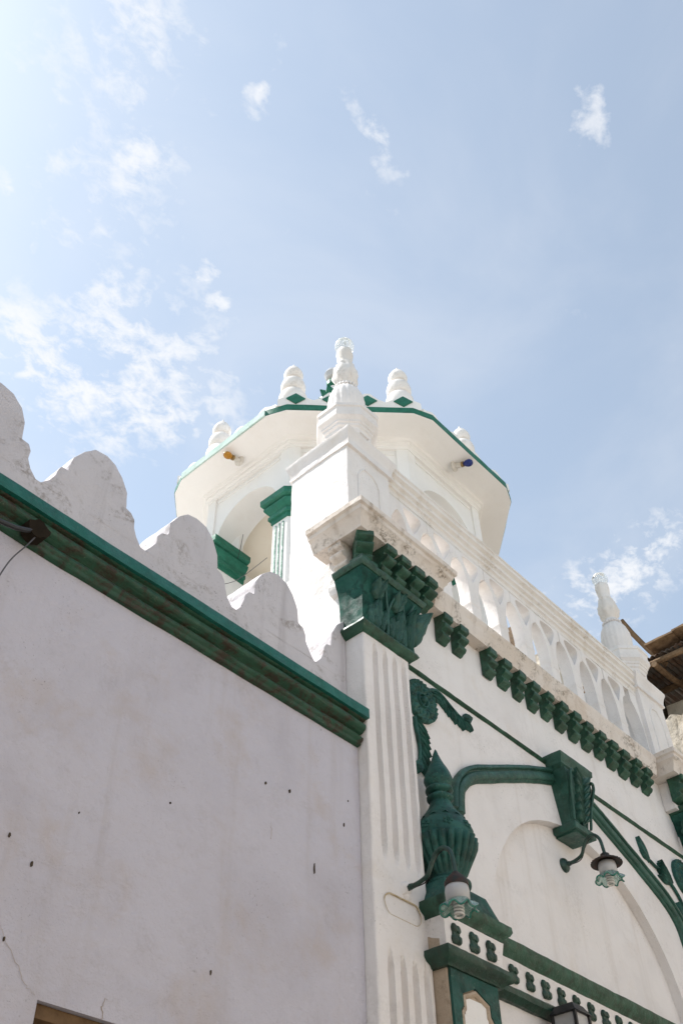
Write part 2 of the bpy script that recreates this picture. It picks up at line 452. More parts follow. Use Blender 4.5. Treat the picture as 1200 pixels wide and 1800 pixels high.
# the limewashed house across the lane, behind the camera: its sunlit front throws light back on the facade
g = G()
fr = [(-16, 0), (24, 0), (24, 6.4), (-16, 6.4)]
holes = [[(x, 1.0), (x, 2.3), (x+.9, 2.3), (x+.9, 1.0)] for x in (-12, -7.5, 3.5, 8, 13, 18)]+[[(x, 3.9), (x, 5.2), (x+.9, 5.2), (x+.9, 3.9)] for x in (-12, -7.5, -3, 3.5, 8, 13, 18)]
g.poly([fr]+holes, lambda p, h: Vector((p[0], -4.2-h, p[1])), 0, .5)
ob = g.done('opposite_house_wall', M_OPP); ob['kind'] = 'structure'
g = G(); g.box(-15, -7.5, -9, 2.6, 0, 9.0); ob = g.done('lane_end_house', M_OPP); ob['kind'] = 'structure'
g = G(); g.box(-16, 24, -9, -4.72, 0, 6.3); ob = g.done('opposite_house_body', M_OPP); ob['kind'] = 'structure'

# ================================================================== left side wall with crest
SW = empty('side_wall', (0, 3.07, 0), 'grey white plastered wall with a green cornice and scalloped crest at left', 'wall')
Y0 = 3.07
g = G()
x0, x1, zt = -7.0, 3.597, 4.66
wx0, wx1, wz0, wz1 = 1.907, 2.86, 1.45, 2.870
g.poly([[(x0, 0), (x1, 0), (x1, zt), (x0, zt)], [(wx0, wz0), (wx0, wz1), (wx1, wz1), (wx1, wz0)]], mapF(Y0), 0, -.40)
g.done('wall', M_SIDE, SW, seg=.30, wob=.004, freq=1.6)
w = G(); w.box(wx0+.002, wx1-.002, Y0+.02, Y0+.38, wz1-.05, wz1-.002, .004)
win = w.done('window', M_WOOD, SW, seg=.1, wob=.004, label='dark window opening under a brown timber lintel')
w = G(); w.box(wx0+.002, wx0+.06, Y0+.12, Y0+.2, wz0, wz1-.052); w.box(wx1-.06, wx1-.002, Y0+.12, Y0+.2, wz0, wz1-.052); w.done('frame', M_WOOD, win)
w = G(); w.box(wx0+.06, wx1-.06, Y0+.15, Y0+.18, wz0, wz1-.055); w.done('dark_backing', M_DARK, win)  # near-black panel stands in for the unlit room behind the opening
# cornice
g = G()
pr = [(.072, 4.770), (.064, 4.764), (.050, 4.762), (.046, 4.754), (.060, 4.748), (.071, 4.736), (.072, 4.722), (.064, 4.709), (.050, 4.703), (.046, 4.701), (.043, 4.698), (.024, 4.694), (.019, 4.684), (.020, 4.678),
      (.040, 4.674), (.047, 4.664), (.044, 4.652), (.034, 4.645), (.030, 4.641), (.030, 4.634), (.022, 4.624), (-.05, 4.618)]
g2 = [p for p in pr if p[1] < 4.772] 
g.sweep([(x0, Y0), (3.592, Y0)], [(-.03, 4.771)]+g2)
co = g.done('cornice', M_CORN, SW, seg=.06, wob=.0065, freq=6, smooth=50)
g = G(); g.sweep([(x0, Y0), (3.596, Y0)], [(-.05, 4.868), (.080, 4.846), (.090, 4.834), (.089, 4.774), (.076, 4.7725), (-.05, 4.7725)])
g.done('fascia_band', M_BAND, co, seg=.08, wob=.005, freq=5)
# parapet and merlons
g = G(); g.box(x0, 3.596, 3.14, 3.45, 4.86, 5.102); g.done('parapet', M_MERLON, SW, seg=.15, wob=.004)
half = [(.0, 5.562), (.07, 5.545), (.125, 5.49), (.172, 5.395), (.180, 5.315), (.182, 5.297), (.222, 5.286), (.240, 5.252), (.246, 5.205), (.270, 5.150), (.305, 5.110), (.3175, 5.100)]
outl = [(-x, z) for x, z in half[::-1]]+half[1:]
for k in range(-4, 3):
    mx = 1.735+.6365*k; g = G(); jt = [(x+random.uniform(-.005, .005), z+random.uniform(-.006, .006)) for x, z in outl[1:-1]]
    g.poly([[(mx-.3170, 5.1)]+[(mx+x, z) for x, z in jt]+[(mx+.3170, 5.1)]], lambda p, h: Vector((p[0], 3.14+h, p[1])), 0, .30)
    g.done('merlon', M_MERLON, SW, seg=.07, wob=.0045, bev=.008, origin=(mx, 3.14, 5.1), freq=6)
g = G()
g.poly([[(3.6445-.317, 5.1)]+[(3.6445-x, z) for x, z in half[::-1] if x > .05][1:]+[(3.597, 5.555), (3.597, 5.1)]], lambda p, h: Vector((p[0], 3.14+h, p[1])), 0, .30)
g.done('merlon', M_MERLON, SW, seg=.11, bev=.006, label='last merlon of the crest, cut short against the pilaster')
# chips and cracks
for (cx, cz, w_, h_) in ((3.249, 3.80, .010, .034), (3.074, 4.137, .011, .013), (2.912, 4.11, .009, .010), (3.466, 4.109, .009, .015), (1.777, 3.299, .012, .016), (1.665, 3.366, .009, .013),
                         (2.36, 3.779, .012, .006), (3.501, 4.258, .007, .008), (2.656, 3.162, .008, .014), (1.735, 3.018, .008, .010), (1.93, 3.561, .005, .006)):
    g = G(); k = 9
    pts = [(cx+w_*.5*math.cos(a)*(.7+.5*random.random()), cz+h_*.75*math.sin(a)*(.7+.5*random.random())) for a in [2*math.pi*i/k for i in range(k)]]
    g.poly([pts], mapF(Y0), -.006, .0055); g.done('paint_chip', M_CHIP, SW)
def crack(pts, r=.0008, y=Y0-.004, par=SW, mat=M_STAINED):
    pp = []
    for a, b in zip(pts, pts[1:]):
        for i in range(6):
            t = i/6; pp.append((a[0]+(b[0]-a[0])*t+random.uniform(-.006, .006), y, a[1]+(b[1]-a[1])*t+random.uniform(-.006, .006)))
    g = G(); g.tube(pp, lambda t: r*(.45+.55*math.sin(math.pi*min(1, t*1.1+.02))), 5); g.done('crack', mat, par)
crack([(1.70, 3.06), (1.80, 2.96), (1.852, 2.894), (1.905, 2.872)])
crack([(2.172, 2.872), (2.17, 2.91), (2.185, 2.95)], .0013)
crack([(2.95, 3.92), (2.965, 3.86), (2.95, 3.83)], .0008)
# burnt hole and cable
g = G(); pts = [(1.405+.052*math.cos(a)*(.8+.4*random.random()), 4.655+.048*math.sin(a)*(.8+.4*random.random())) for a in [2*math.pi*i/14 for i in range(14)]]
g.poly([pts], mapF(3.0), -.03, .036); g.done('scorched_patch', M_DARK, SW, wob=.006, freq=20)
cab = G(); cab.tube(smoothpath([(-1.2, 2.93, 4.42), (.4, 2.95, 4.50), (1.0, 2.955, 4.535), (1.25, 2.965, 4.575), (1.34, 2.968, 4.605), (1.405, 2.985, 4.655)], 6), .011, 8)
tag(cab.done('power_cable', M_BLACK), 'black power cable entering a scorched hole in the green cornice', 'cable')
wi = G(); wi.tube(smoothpath([(1.41, 2.975, 4.63), (1.385, 2.985, 4.56), (1.345, 3.02, 4.46), (1.325, 3.055, 4.33), (1.30, 3.058, 4.18), (1.26, 3.058, 3.9), (1.24, 3.058, 3.2)], 6), .0032, 6)
tag(wi.done('loose_wire', M_WIRE), 'thin grey wire hanging down the plaster below the scorched hole', 'wire')

# ================================================================== facade
MIR = 11.85
FA = empty('mosque_facade', (5.925, 3.1, 0), 'white and dark green ornate facade with pilasters, arch and balustrade', 'building')
YW = 3.10
# recess arch outline (x, z)
AX = 5.93
def archpts(hw, zs, za, n=14, pw=1.0):
    """pointed arch from left springing to right springing"""
    L = []
    for i in range(n+1):
        t = i/n; a = t*math.pi/2
        L.append((AX-hw*math.cos(a)**.86, zs+(za-zs)*(math.sin(a)**.95*.93+.07*t*t)))
    return L+[(2*AX-x, z) for x, z in L[-2::-1]]
REC = archpts(1.165, 3.86, 5.035)
g = G()
g.poly([[(4.02, 0), (AX-1.165, 0)]+REC+[(AX+1.165, 0), (7.83, 0), (7.83, 6.29), (4.02, 6.29)]], mapF(YW), 0, -.0695)
g.done('wall', M_WHITE, FA, seg=.25, wob=.003, freq=2.2, smooth=30)
g = G(); g.box(4.0, 7.85, 3.17, 3.55, 0, 6.20); g.done('tympanum', M_WHITE, FA, seg=.3, wob=.004, freq=2)
g = G(); g.box(3.62, 8.22, 3.66, 12.5, 0, 6.24); g.done('roof_terrace', M_WHITE, FA)

def flute(x, z, cs, segs):
    d = 0
    for c in cs:
        for (a, b) in segs:
            hw = .0225
            e = min(1, max(0, min(z-a, b-z)/.09)) if a < z < b else 0
            if e > 0:
                hw2 = hw*math.sqrt(e); q = abs(x-c)/hw2 if hw2 else 9
                if q < 1: d = max(d, .044*math.sqrt(1-q*q)*math.sqrt(e))
    return d
def pilaster(mir):
    fl = (lambda gg: gg.flip(MIR)) if mir else (lambda gg: gg)
    g = G(); X0, X1 = 3.600, 4.030
    nx = 86; zs = [0.0, 1.2, 2.2]+[2.6+.0245*i for i in range(int((5.50-2.6)/.0245)+1)]
    cs = (3.702, 3.796, 3.886, 3.974)
    rows = []
    for z in zs:
        row = []
        for i in range(nx+1):
            x = X0+(X1-X0)*i/nx
            d = flute(x, z, cs, ((3.995, 5.375), (1.0, 3.535)))
            dx = max(0, abs(x-3.818)-.09); q = math.hypot(dx, (z-3.765)); r = abs(q-.052)
            if r < .012: d = max(d, .010*(1-r/.012))
            e = min(x-X0, X1-x)
            row.append(g.v((x, 3.0+d+(.010*(1-e/.010)**2 if e < .010 else 0), z)))
        rows.append(row)
    for a, b in zip(rows, rows[1:]):
        for i in range(nx): g.f([a[i], a[i+1], b[i+1], b[i]])
    # side faces
    for side in (0, nx):
        bk = [g.v((r[side].co.x, 3.168, r[side].co.z)) for r in rows]
        for i in range(len(rows)-1): g.f([rows[i][side], rows[i+1][side], bk[i+1], bk[i]])
    fl(g)
    P = g.done('pilaster', M_WHITE, FA, wob=.0032, freq=3.5, smooth=45)
    # capital
    g = G()
    body = [(0.0, 5.462), (.018, 5.466), (.018, 5.60), (.026, 5.70), (.046, 5.79), (.070, 5.850), (.072, 5.868), (0, 5.868)]
    path = [(3.60, 3.165), (3.60, 3.0), (4.055, 3.0), (4.055, 3.10)]
    g.sweep(path, body)
    fl(g); C = g.done('capital', M_CAPG, P, seg=.05, wob=.004, freq=7)
    g = G()
    g.sweep(path, [(0, 5.868), (.078, 5.869), (.092, 5.884), (.098, 5.908), (.088, 5.918), (0, 5.924)])
    fl(g); g.done('top_moulding', M_GREEN, C, seg=.05, wob=.0035, freq=8); g = G()
    g.sweep([(3.60, 3.165), (3.60, 3.0), (4.03, 3.0), (4.03, 3.10)], [(0, 5.405), (.014, 5.408), (.026, 5.420), (.040, 5.432), (.052, 5.448), (.045, 5.468), (.020, 5.474), (0, 5.475)])
    fl(g); g.done('base_moulding', M_GREEN, C, seg=.05, wob=.0035, freq=8)
    g = G(); n = (0, -1, .0)
    for cx, zb, L, wd, hh, cu in ((3.705, 5.475, .22, .085, .022, .03), (3.655, 5.475, .16, .05, .016, .02), (3.755, 5.475, .17, .055, .018, .02),
                                  (3.895, 5.475, .24, .09, .024, .035), (3.845, 5.475, .17, .055, .018, .02), (3.945, 5.475, .19, .06, .018, .02),
                                  (4.025, 5.475, .29, .085, .03, .07)):
        g.leaf((cx, 2.985, zb), (random.uniform(-.1, .1), -.06, 1), n, L, wd, hh, cu, 3)
    for cx in (3.80, 3.97):
        g.tube(smoothpath([(cx, 2.972, 5.48), (cx+.004, 2.965, 5.62), (cx-.025, 2.945, 5.74), (cx-.055, 2.925, 5.83)]), lambda t: .013-.005*t, 7)
        g.tube(smoothpath([(cx, 2.972, 5.52), (cx+.006, 2.962, 5.66), (cx+.035, 2.94, 5.76), (cx+.06, 2.92, 5.83)]), lambda t: .012-.005*t, 7)
    for cx in (3.70, 3.89):
        g.leaf((cx, 2.97, 5.70), (.25, -.30, 1), (0, -1, .2), .15, .07, .02, .03, 2)
        g.leaf((cx, 2.97, 5.70), (-.25, -.30, 1), (0, -1, .2), .14, .065, .02, .03, 2)
    g.leaf((4.075, 2.985, 5.56), (.22, -.22, 1), (.5, -1, 0), .27, .12, .03, .05, 3)
    fl(g); g.done('acanthus_leaf', M_KEY, C, wob=.003, freq=16, smooth=60)
    # projecting cornice block over the capital
    g = G()
    g.sweep([(3.592, 3.288), (3.592, 3.0), (4.20, 3.0), (4.20, 3.10)],
            [(0, 6.130), (.128, 6.128), (.132, 6.150), (.150, 6.176), (.158, 6.206), (.182, 6.224), (.186, 6.252), (.204, 6.262), (.206, 6.300), (-.0, 6.304)])
    fl(g); g.done('cornice_block', M_LEDGE, P, seg=.06, wob=.0045, freq=6)
    g = G(); g.box(3.603, 4.20, 3.0, 3.099, 5.88, 6.131); fl(g); g.done('frieze', M_WHITE, P, seg=.1, wob=.003)
    return P
P1 = pilaster(False); P2 = pilaster(True)
# ochre scar on the first pilaster
g = G(); ring = []
for i in range(41):
    a = 2*math.pi*i/40; sx = .09 if math.cos(a) > 0 else -.09
    ring.append((3.818+sx+.052*math.cos(a), 2.998+.002*math.sin(3*a), 3.765+.052*math.sin(a)))
g.tube(ring, lambda t: .0016+.0032*max(0, math.sin(2*math.pi*t)), 6); g.done('ring_scar', M_OCHRE, P1)
g = G(); g.lathe((3.852, 3.004, 3.885), [(.040, 0), (.036, .008), (.028, .018), (.018, .026), (.012, .03)], 20, tilt=Matrix.Rotation(R(90), 3, 'X'))
g.lathe((3.862, 3.004, 3.845), [(.030, 0), (.026, .006), (.016, .012), (.004, .014)], 16, tilt=Matrix.Rotation(R(90), 3, 'X'))
g.done('mortar_patch', M_WHITE, P1, wob=.010, freq=30)

# ledge, running between the two cornice blocks
g = G()
g.sweep([(4.395, YW), (7.455, YW)], [(-.002, 6.110), (.092, 6.108), (.094, 6.128), (.104, 6.146), (.106, 6.176), (.114, 6.196), (.112, 6.214), (.126, 6.236), (.128, 6.276), (-.002, 6.280)])
g.done('ledge', M_LEDGE, FA, seg=.06, wob=.0042, freq=6)
g = G(); g.box(4.03, 7.82, YW+.002, 3.66, 6.13, 6.28); g.done('ledge_core', M_WHITE, FA)

# brackets
BR = [(0, 6.118), (.100, 6.118), (.102, 6.078), (.096, 6.066), (.076, 6.060), (.070, 6.048), (.078, 6.036), (.092, 6.026), (.096, 6.008), (.088, 5.992), (.066, 5.984), (.054, 5.976), (.052, 5.966), (.062, 5.956), (.064, 5.942), (.054, 5.926), (.030, 5.918), (.022, 5.906), (0, 5.900)]
def bracket_mesh(out=1.0, w=.094, zs=1.0, z0=0.0, bev=.006):
    g = G(); t = [(o*out, 6.118+(z-6.118)*zs) for o, z in BR]
    g.poly([t], lambda p, h: Vector((h, -p[0], p[1]-6.118)), -w/2, w/2)
    return g
g = bracket_mesh()
b0 = g.done('bracket', M_GREEN, FA, seg=.05, wob=.0035, bev=.003, origin=(0, 0, 0), freq=14, smooth=50)
b0.location = Vector((4.545, YW-.001, 6.118))-wloc(FA)
bx = [4.728]+[5.078+.1875*i for i in range(12)]+[7.325]
for i, x in enumerate(bx):
    c = dup(b0, (x, YW-.001, 6.118)); c.rotation_euler = (random.uniform(-.02, .02), random.uniform(-.02, .02), random.uniform(-.05, .05))
    s = random.uniform(.94, 1.07); c.scale = (random.uniform(.95, 1.08), s, random.uniform(.95, 1.05))
g = bracket_mesh(1.45, .098, .98)
b1 = g.done('bracket', M_GREEN, FA, seg=.05, wob=.0035, bev=.003, origin=(0, 0, 0), freq=14, smooth=50)
b1.location = Vector((3.76, 2.998, 6.134))-wloc(FA)
for x in (3.905, 4.055, 4.19):
    dup(b1, (x, 2.998, 6.134)).rotation_euler = (0, 0, random.uniform(-.04, .04))
for x in (3.76, 3.905, 4.055, 4.19): dup(b1, (MIR-x, 2.998, 6.134))
for s, x in ((1, 3.63), (-1, MIR-3.63)):                      # bigger corner consoles set on the diagonal
    g = G(); 
    t = [(o*1.75, (z-6.118)*.97) for o, z in BR]
    g.poly([t], lambda p, h: Vector((h, -p[0], p[1])), -.058, .058)
    cb = g.done('bracket', M_GREEN, FA, seg=.05, wob=.0035, bev=.003, origin=(0, 0, 0), freq=14, smooth=50, label='large corner console set diagonally over the capital')
    cb.location = Vector((x, 3.02, 6.136))-wloc(FA); cb.rotation_euler = (0, 0, -s*R(38))
g = G(); t = [(o*1.25, (z-6.118)*.9) for o, z in BR]
g.poly([t], lambda p, h: Vector((-p[0], h, p[1])), -.055, .055)
wb = g.done('bracket', M_LEDGE, FA, seg=.05, wob=.003, bev=.005, origin=(0, 0, 0), label='white bracket on the shaded end of the cornice block')
wb.location = Vector((3.602, 3.115, 6.132))-wloc(FA)
g = G(); g.box(3.525, 3.68, 2.92, 3.03, 5.922, 5.958, .006); g.done('bracket_pad', M_GREEN, P1, seg=.04, wob=.003)

# string course
g = G()
g.sweep([(4.03, 5.478), (5.742, 5.470)], [(.0, -.02), (-.004, .012), (-.018, .026), (-.034, .012), (-.036, -.02)], mapF(YW)); 
g.done('string_course', M_GREEN, FA, seg=.06, wob=.003, freq=7)
g = G()
g.sweep([(6.068, 5.472), (7.82, 5.478)], [(.0, -.02), (-.004, .012), (-.018, .026), (-.034, .012), (-.036, -.02)], mapF(YW))
g.done('string_course', M_GREEN, FA, seg=.06, wob=.003, freq=7)

# arch moulding (hood mould)
OUT = [(-1.47, 4.62), (-1.435, 4.80), (-1.34, 4.925), (-1.22, 5.01), (-1.08, 5.075), (-.70, 5.245), (-.35, 5.385), (0, 5.50)]
hood = [(AX+a, z) for a, z in OUT]+[(AX-a, z) for a, z in OUT[-2::-1]]
hp = smoothpath([(p[0], p[1], 0) for p in hood[:8]], 4)+smoothpath([(p[0], p[1], 0) for p in hood[7:]], 4)[1:]
g = G()
g.sweep([(p.x, p.y) for p in hp], [(0, -.02), (0, .036), (.005, .045), (.024, .048), (.029, .042), (.032, .026), (.040, .024), (.044, .036), (.050, .040), (.092, .044), (.098, .038), (.102, .022), (.114, .018), (.117, .010), (.118, -.02)], mapF(YW))
g.done('arch_moulding', M_KEY, FA, seg=.07, wob=.003, freq=6, smooth=55)

# keystone console
KX = 5.905
g = G()
g.sweep([(KX-.160, 3.10), (KX-.160, 3.0), (KX+.160, 3.0), (KX+.160, 3.10)], [(-.03, 5.415), (.0, 5.413), (.012, 5.432), (.030, 5.446), (.034, 5.470), (.048, 5.484), (.052, 5.524), (.040, 5.535), (-.03, 5.537)])
g.box(KX-.157, KX+.157, 3.0, 3.1, 5.42, 5.53)
K = g.done('keystone', M_KEY, FA, seg=.05, wob=.003, freq=8)
g = G()
prof = [(5.415, .170, 2.955), (5.36, .166, 2.945), (5.28, .155, 2.96), (5.20, .143, 2.985), (5.12, .130, 3.005), (5.05, .118, 3.015), (5.02, .114, 3.015)]
rows = []
for z, hw, yf in prof:
    row = []
    for i in range(-12, 13):
        t = i/12; row.append(g.v((KX+hw*t, yf+.022*abs(t)**4+.010*math.cos(t*math.pi*3), z)))
    row = [g.v((KX-hw, 3.168, z))]+row+[g.v((KX+hw, 3.168, z))]; rows.append(row)
for a, b in zip(rows, rows[1:]):
    for i in range(len(a)-1): g.f([a[i], a[i+1], b[i+1], b[i]])
g.f(rows[0]); g.f(rows[-1][::-1])
g.done('console', M_KEY, K, wob=.003, freq=9, smooth=55)
g = G()
for s in (-1, 1):
    for i in range(6):
        z = 5.05+.055*i; 
        y = 3.005-.010*i
        g.leaf((KX+s*.010, y-.004, z), (s*(.75+.05*i), -.05, 1.0), (0, -1, .1), .080+.009*i, .046, .030, .020, 1, nu=10, nv=8)
    g.tube(smoothpath([(KX+s*.105, 3.0, 5.04), (KX+s*.128, 2.975, 5.2), (KX+s*.150, 2.942, 5.33), (KX+s*.145, 2.932, 5.385), (KX+s*.118, 2.935, 5.385)]), lambda t: .010+.003*t, 8)
g.tube([(KX, 2.998, 5.03), (KX, 2.975, 5.2), (KX, 2.938, 5.39)], .008, 8)
g.done('acanthus_leaf', M_KEY, K, wob=.002, freq=18, smooth=60)
g = G(); g.box(KX-.138, KX+.138, 2.985, 3.169, 4.968, 5.018, .008); g.box(KX-.105, KX+.105, 3.01, 3.169, 4.955, 4.969)
g.done('base_slab', M_KEY, K, seg=.06, wob=.003)

# rosettes and leaf sprays
def rosette(cx, cz, r):
    g = G(); nr, nt = 25, 96; rows = []
    for i in range(nr+1):
        q = i/nr; row = []
        for j in range(nt):
            a = 2*math.pi*j/nt
            if q < .16: h = .060-.5*q*q
            elif q < .24: h = .030
            elif q < .36: h = .044-.9*(q-.30)**2*10
            elif q < .44: h = .026
            elif q < .84: h = .022+.022*abs(math.cos(8*a+(q-.6)*2))**.6*math.sin(math.pi*(q-.44)/.40)
            else: h = .026+.010*math.sin(math.pi*(q-.84)/.16)+.006*math.cos(24*a)*(q < .97)
            rr = r*q
            row.append(g.v((cx+rr*math.cos(a), YW-h, cz+rr*math.sin(a))))
        rows.append(row)
    for a, b in zip(rows, rows[1:]):
        for j in range(nt): g.f([a[j], a[(j+1) % nt], b[(j+1) % nt], b[j]])
    lo = [g.v((v.co.x, YW+.004, v.co.z)) for v in rows[-1]]
    for j in range(nt): g.f([rows[-1][j], rows[-1][(j+1) % nt], lo[(j+1) % nt], lo[j]])
    return g
rosette(4.245, 5.268, .150).done('rosette', M_TEAL, FA, wob=.003, freq=14, smooth=55)
rosette(MIR-4.245, 5.268, .150).done('rosette', M_TEAL, FA, wob=.003, freq=14, smooth=55)
def spray(pts, w0, side, n=5):
    g = G(); P = smoothpath([(x, YW-.012, z) for x, z in pts], 6)
    g.tube(P, lambda t: .017-.008*t, 7)
    for i in range(n):
        k = int((i+.4)/n*(len(P)-3)); d = (P[k+1]-P[k]).normalized(); sd_ = Vector((d.z, 0, -d.x))*side
        g.leaf(P[k]+sd_*.006+Vector((0, .009, 0)), d*.86+sd_*.52, (0, -1, 0), .150-.008*i, w0*.62, .024, .008, 1, bend=.02*side, nu=10, nv=8)
        g.leaf(P[k]+sd_*.022+Vector((0, .010, 0)), d*.70+sd_*.72, (0, -1, 0), .105-.006*i, w0*.5, .018, .006, 1, nu=9, nv=8)
    g.leaf(P[-5]+Vector((0, .006, 0)), (P[-1]-P[-4]), (0, -1, 0), .10, w0*1.1, .02, .01, 1)
    return g
spray([(4.33, 5.385), (4.40, 5.435), (4.48, 5.43), (4.58, 5.385), (4.68, 5.36), (4.73, 5.375)], .062, 1, 7).done('leaf_spray', M_TEAL, FA, wob=.002, freq=15, smooth=60)
spray([(4.16, 5.11), (4.175, 5.03), (4.19, 4.93), (4.185, 4.84), (4.175, 4.79)], .055, -1, 7).done('leaf_spray', M_TEAL, FA, wob=.002, freq=15, smooth=60)
g = G()
g.leaf((7.06, YW-.004, 5.21), (-.60, 0, .74), (0, -1, 0), .21, .085, .018, .015, 1)
g.leaf((7.05, YW-.004, 5.22), (-.85, 0, .35), (0, -1, 0), .12, .05, .016, .012, 1)
g.tube(smoothpath([(7.03, YW-.012, 5.23), (7.13, YW-.014, 5.20), (7.22, YW-.014, 5.19), (7.40, YW-.014, 5.08), (7.48, YW-.014, 4.95), (7.53, YW-.014, 4.80)]), .013, 7)
for a in (-.5, -.25, 0, .25, .5):
    g.leaf((7.36, YW-.004, 5.135), (-.85+.1*abs(a), 0, .42+a*.8), (0, -1, 0), .20, .06, .026, .02, 1)
g.leaf((7.45, YW-.004, 4.83), (-.5, 0, .9), (0, -1, 0), .18, .08, .02, .02, 1)
g.leaf((7.46, YW-.004, 4.80), (-.1, 0, -1), (0, -1, 0), .2, .08, .02, .02, 2)
g.done('leaf_spray', M_TEAL, FA, wob=.002, freq=15, smooth=60, label='leaf spray with a ribbed bud to the right of the arch')

# corner piers above the cornice, with posts
def pier(mir):
    fl = (lambda gg: gg.flip(MIR)) if mir else (lambda gg: gg)
    g = G(); g.box(3.604, 4.080, 3.087, 3.652, 4.3, 7.235, .006)
    fl(g); Pr = g.done('corner_pier', M_WHITE, FA, seg=.07, wob=.0045, freq=4, label='right corner pier' if mir else 'sunlit left corner pier')
    g = G()
    g.sweep([(3.604, 3.652), (3.604, 3.075), (4.095, 3.075), (4.095, 3.652)], [(-.02, 7.225), (.010, 7.228), (.012, 7.245), (.006, 7.255), (.012, 7.30), (.026, 7.345), (.036, 7.365), (.038, 7.392), (-.02, 7.41)], closed=True)
    g.box(3.62, 4.06, 3.1, 3.64, 7.2, 7.40)
    fl(g); g.done('cap', M_WHITE, Pr, seg=.07, wob=.004, freq=5)
    g = G()                                                 # raised panel line on the street face
    for pts in ([(3.955, 6.40), (3.955, 6.98), (3.925, 7.05), (3.88, 7.09), (3.80, 7.10)], [(3.72, 6.40), (3.72, 6.98), (3.75, 7.05), (3.79, 7.10)]):
        g.tube([(x, 3.087, z) for x, z in pts], .010, 6)
    fl(g); g.done('panel_moulding', M_WHITE, Pr)
    g = G(); g.sweep([(3.604, 3.24), (3.604, 3.087)], [(-.01, 5.80), (.03, 5.81), (.045, 5.84), (.05, 5.87), (.03, 5.90), (.035, 5.935), (-.01, 5.95)])
    fl(g)
    if not mir: g.done('moulding', M_WHITE, Pr, seg=.05, wob=.004, freq=8)
    else: g.b.free()
    # post
    cx, cy = (8.06 if mir else 3.845), 3.285
    z0 = 7.39
    oc = lambda r: [(r*math.cos(R(22.5+45*i)), r*math.sin(R(22.5+45*i))) for i in range(8)]
    g = G()
    g.lathe((cx, cy, z0), [(.190, 0), (.190, .03), (.172, .04), (.172, .20), (.18, .21)], 8, a0=R(22.5))
    pp = g.done('post', M_WHITE, Pr, smooth=20)
    for i in range(8):                                      # raised strips at the arrises frame eight sunk panels
        a = R(22.5+45*i); d = Vector((math.cos(a), math.sin(a), 0)); q = Vector((cx, cy, 0))+d*.170
        g = G(); g.tube([(q.x, q.y, z0+.035), (q.x, q.y, z0+.205)], .022, 6); g.done('arris_strip', M_WHITE, pp)
    g = G()
    g.lathe((cx, cy, z0), [(.17, .165), (.192, .17), (.196, .20), (.212, .212), (.214, .235), (.226, .243), (.228, .262), (.244, .278), (.258, .292), (.260, .335), (.250, .343), (.250, .395), (.262, .403), (.262, .435), (.246, .445), (.10, .47)], 8, a0=R(22.5))
    g.done('post_cap', M_WHITE, pp, wob=.002, freq=8, smooth=20)
    g = G(); fn = lambda a, z, r: r*(1+.05*abs(math.sin(9*a))) if .50 < z < .86 and r > .09 else r
    g.lathe((cx, cy, z0), [(.06, .44), (.110, .46), (.130, .52), (.146, .60), (.150, .67), (.146, .74), (.132, .80), (.108, .855), (.090, .88)], 72, fn)
    for j in range(22):
        a = 2*math.pi*j/22; g.lathe((cx+.092*math.cos(a), cy+.092*math.sin(a), z0+.905), [(.003, -.022), (.011, -.012), (.012, .006), (.003, .018)], 6)
    g.lathe((cx, cy, z0), [(.086, .87), (.086, .93), (.072, .945), (.066, .96)], 24)
    g.done('post_bowl', M_WHITE, pp, wob=.003, freq=18, smooth=55); g = G()
    fn2 = lambda a, z, r: r*(1+.15*math.sin(7*a+(z*60//3)*1.7)*abs(math.sin(z*40))) if .98 < z < 1.25 and r > .06 else r
    g.lathe((cx, cy, z0), [(.055, .94), (.066, .965), (.090, 1.00), (.106, 1.05), (.108, 1.10), (.098, 1.16), (.080, 1.20), (.072, 1.225), (.076, 1.24), (.066, 1.26), (.062, 1.29), (.068, 1.35), (.074, 1.40), (.070, 1.45), (.045, 1.475)], 56, fn2)
    g.done('post_finial', M_RAIL, pp, wob=.004, freq=22, smooth=50)
    gl = G(); pf = [(.030, 0)]+[(.086*math.sin(a), .078-.086*math.cos(a)) for a in [R(28+152*i/14) for i in range(14)]]+[(.004, .164)]
    gl.lathe((cx, cy, z0+1.465), pf, 28)
    o = gl.done('globe_lamp', M_GLOBE, None, smooth=80, origin=(cx, cy, z0+1.465))
    tag(o, 'clear glass globe on top of the white post ' + ('beside the rusty tin roof' if mir else 'in front of the tower'), 'lamp', 'glass globes on the corner posts')
    return Pr
pier(False); pier(True)

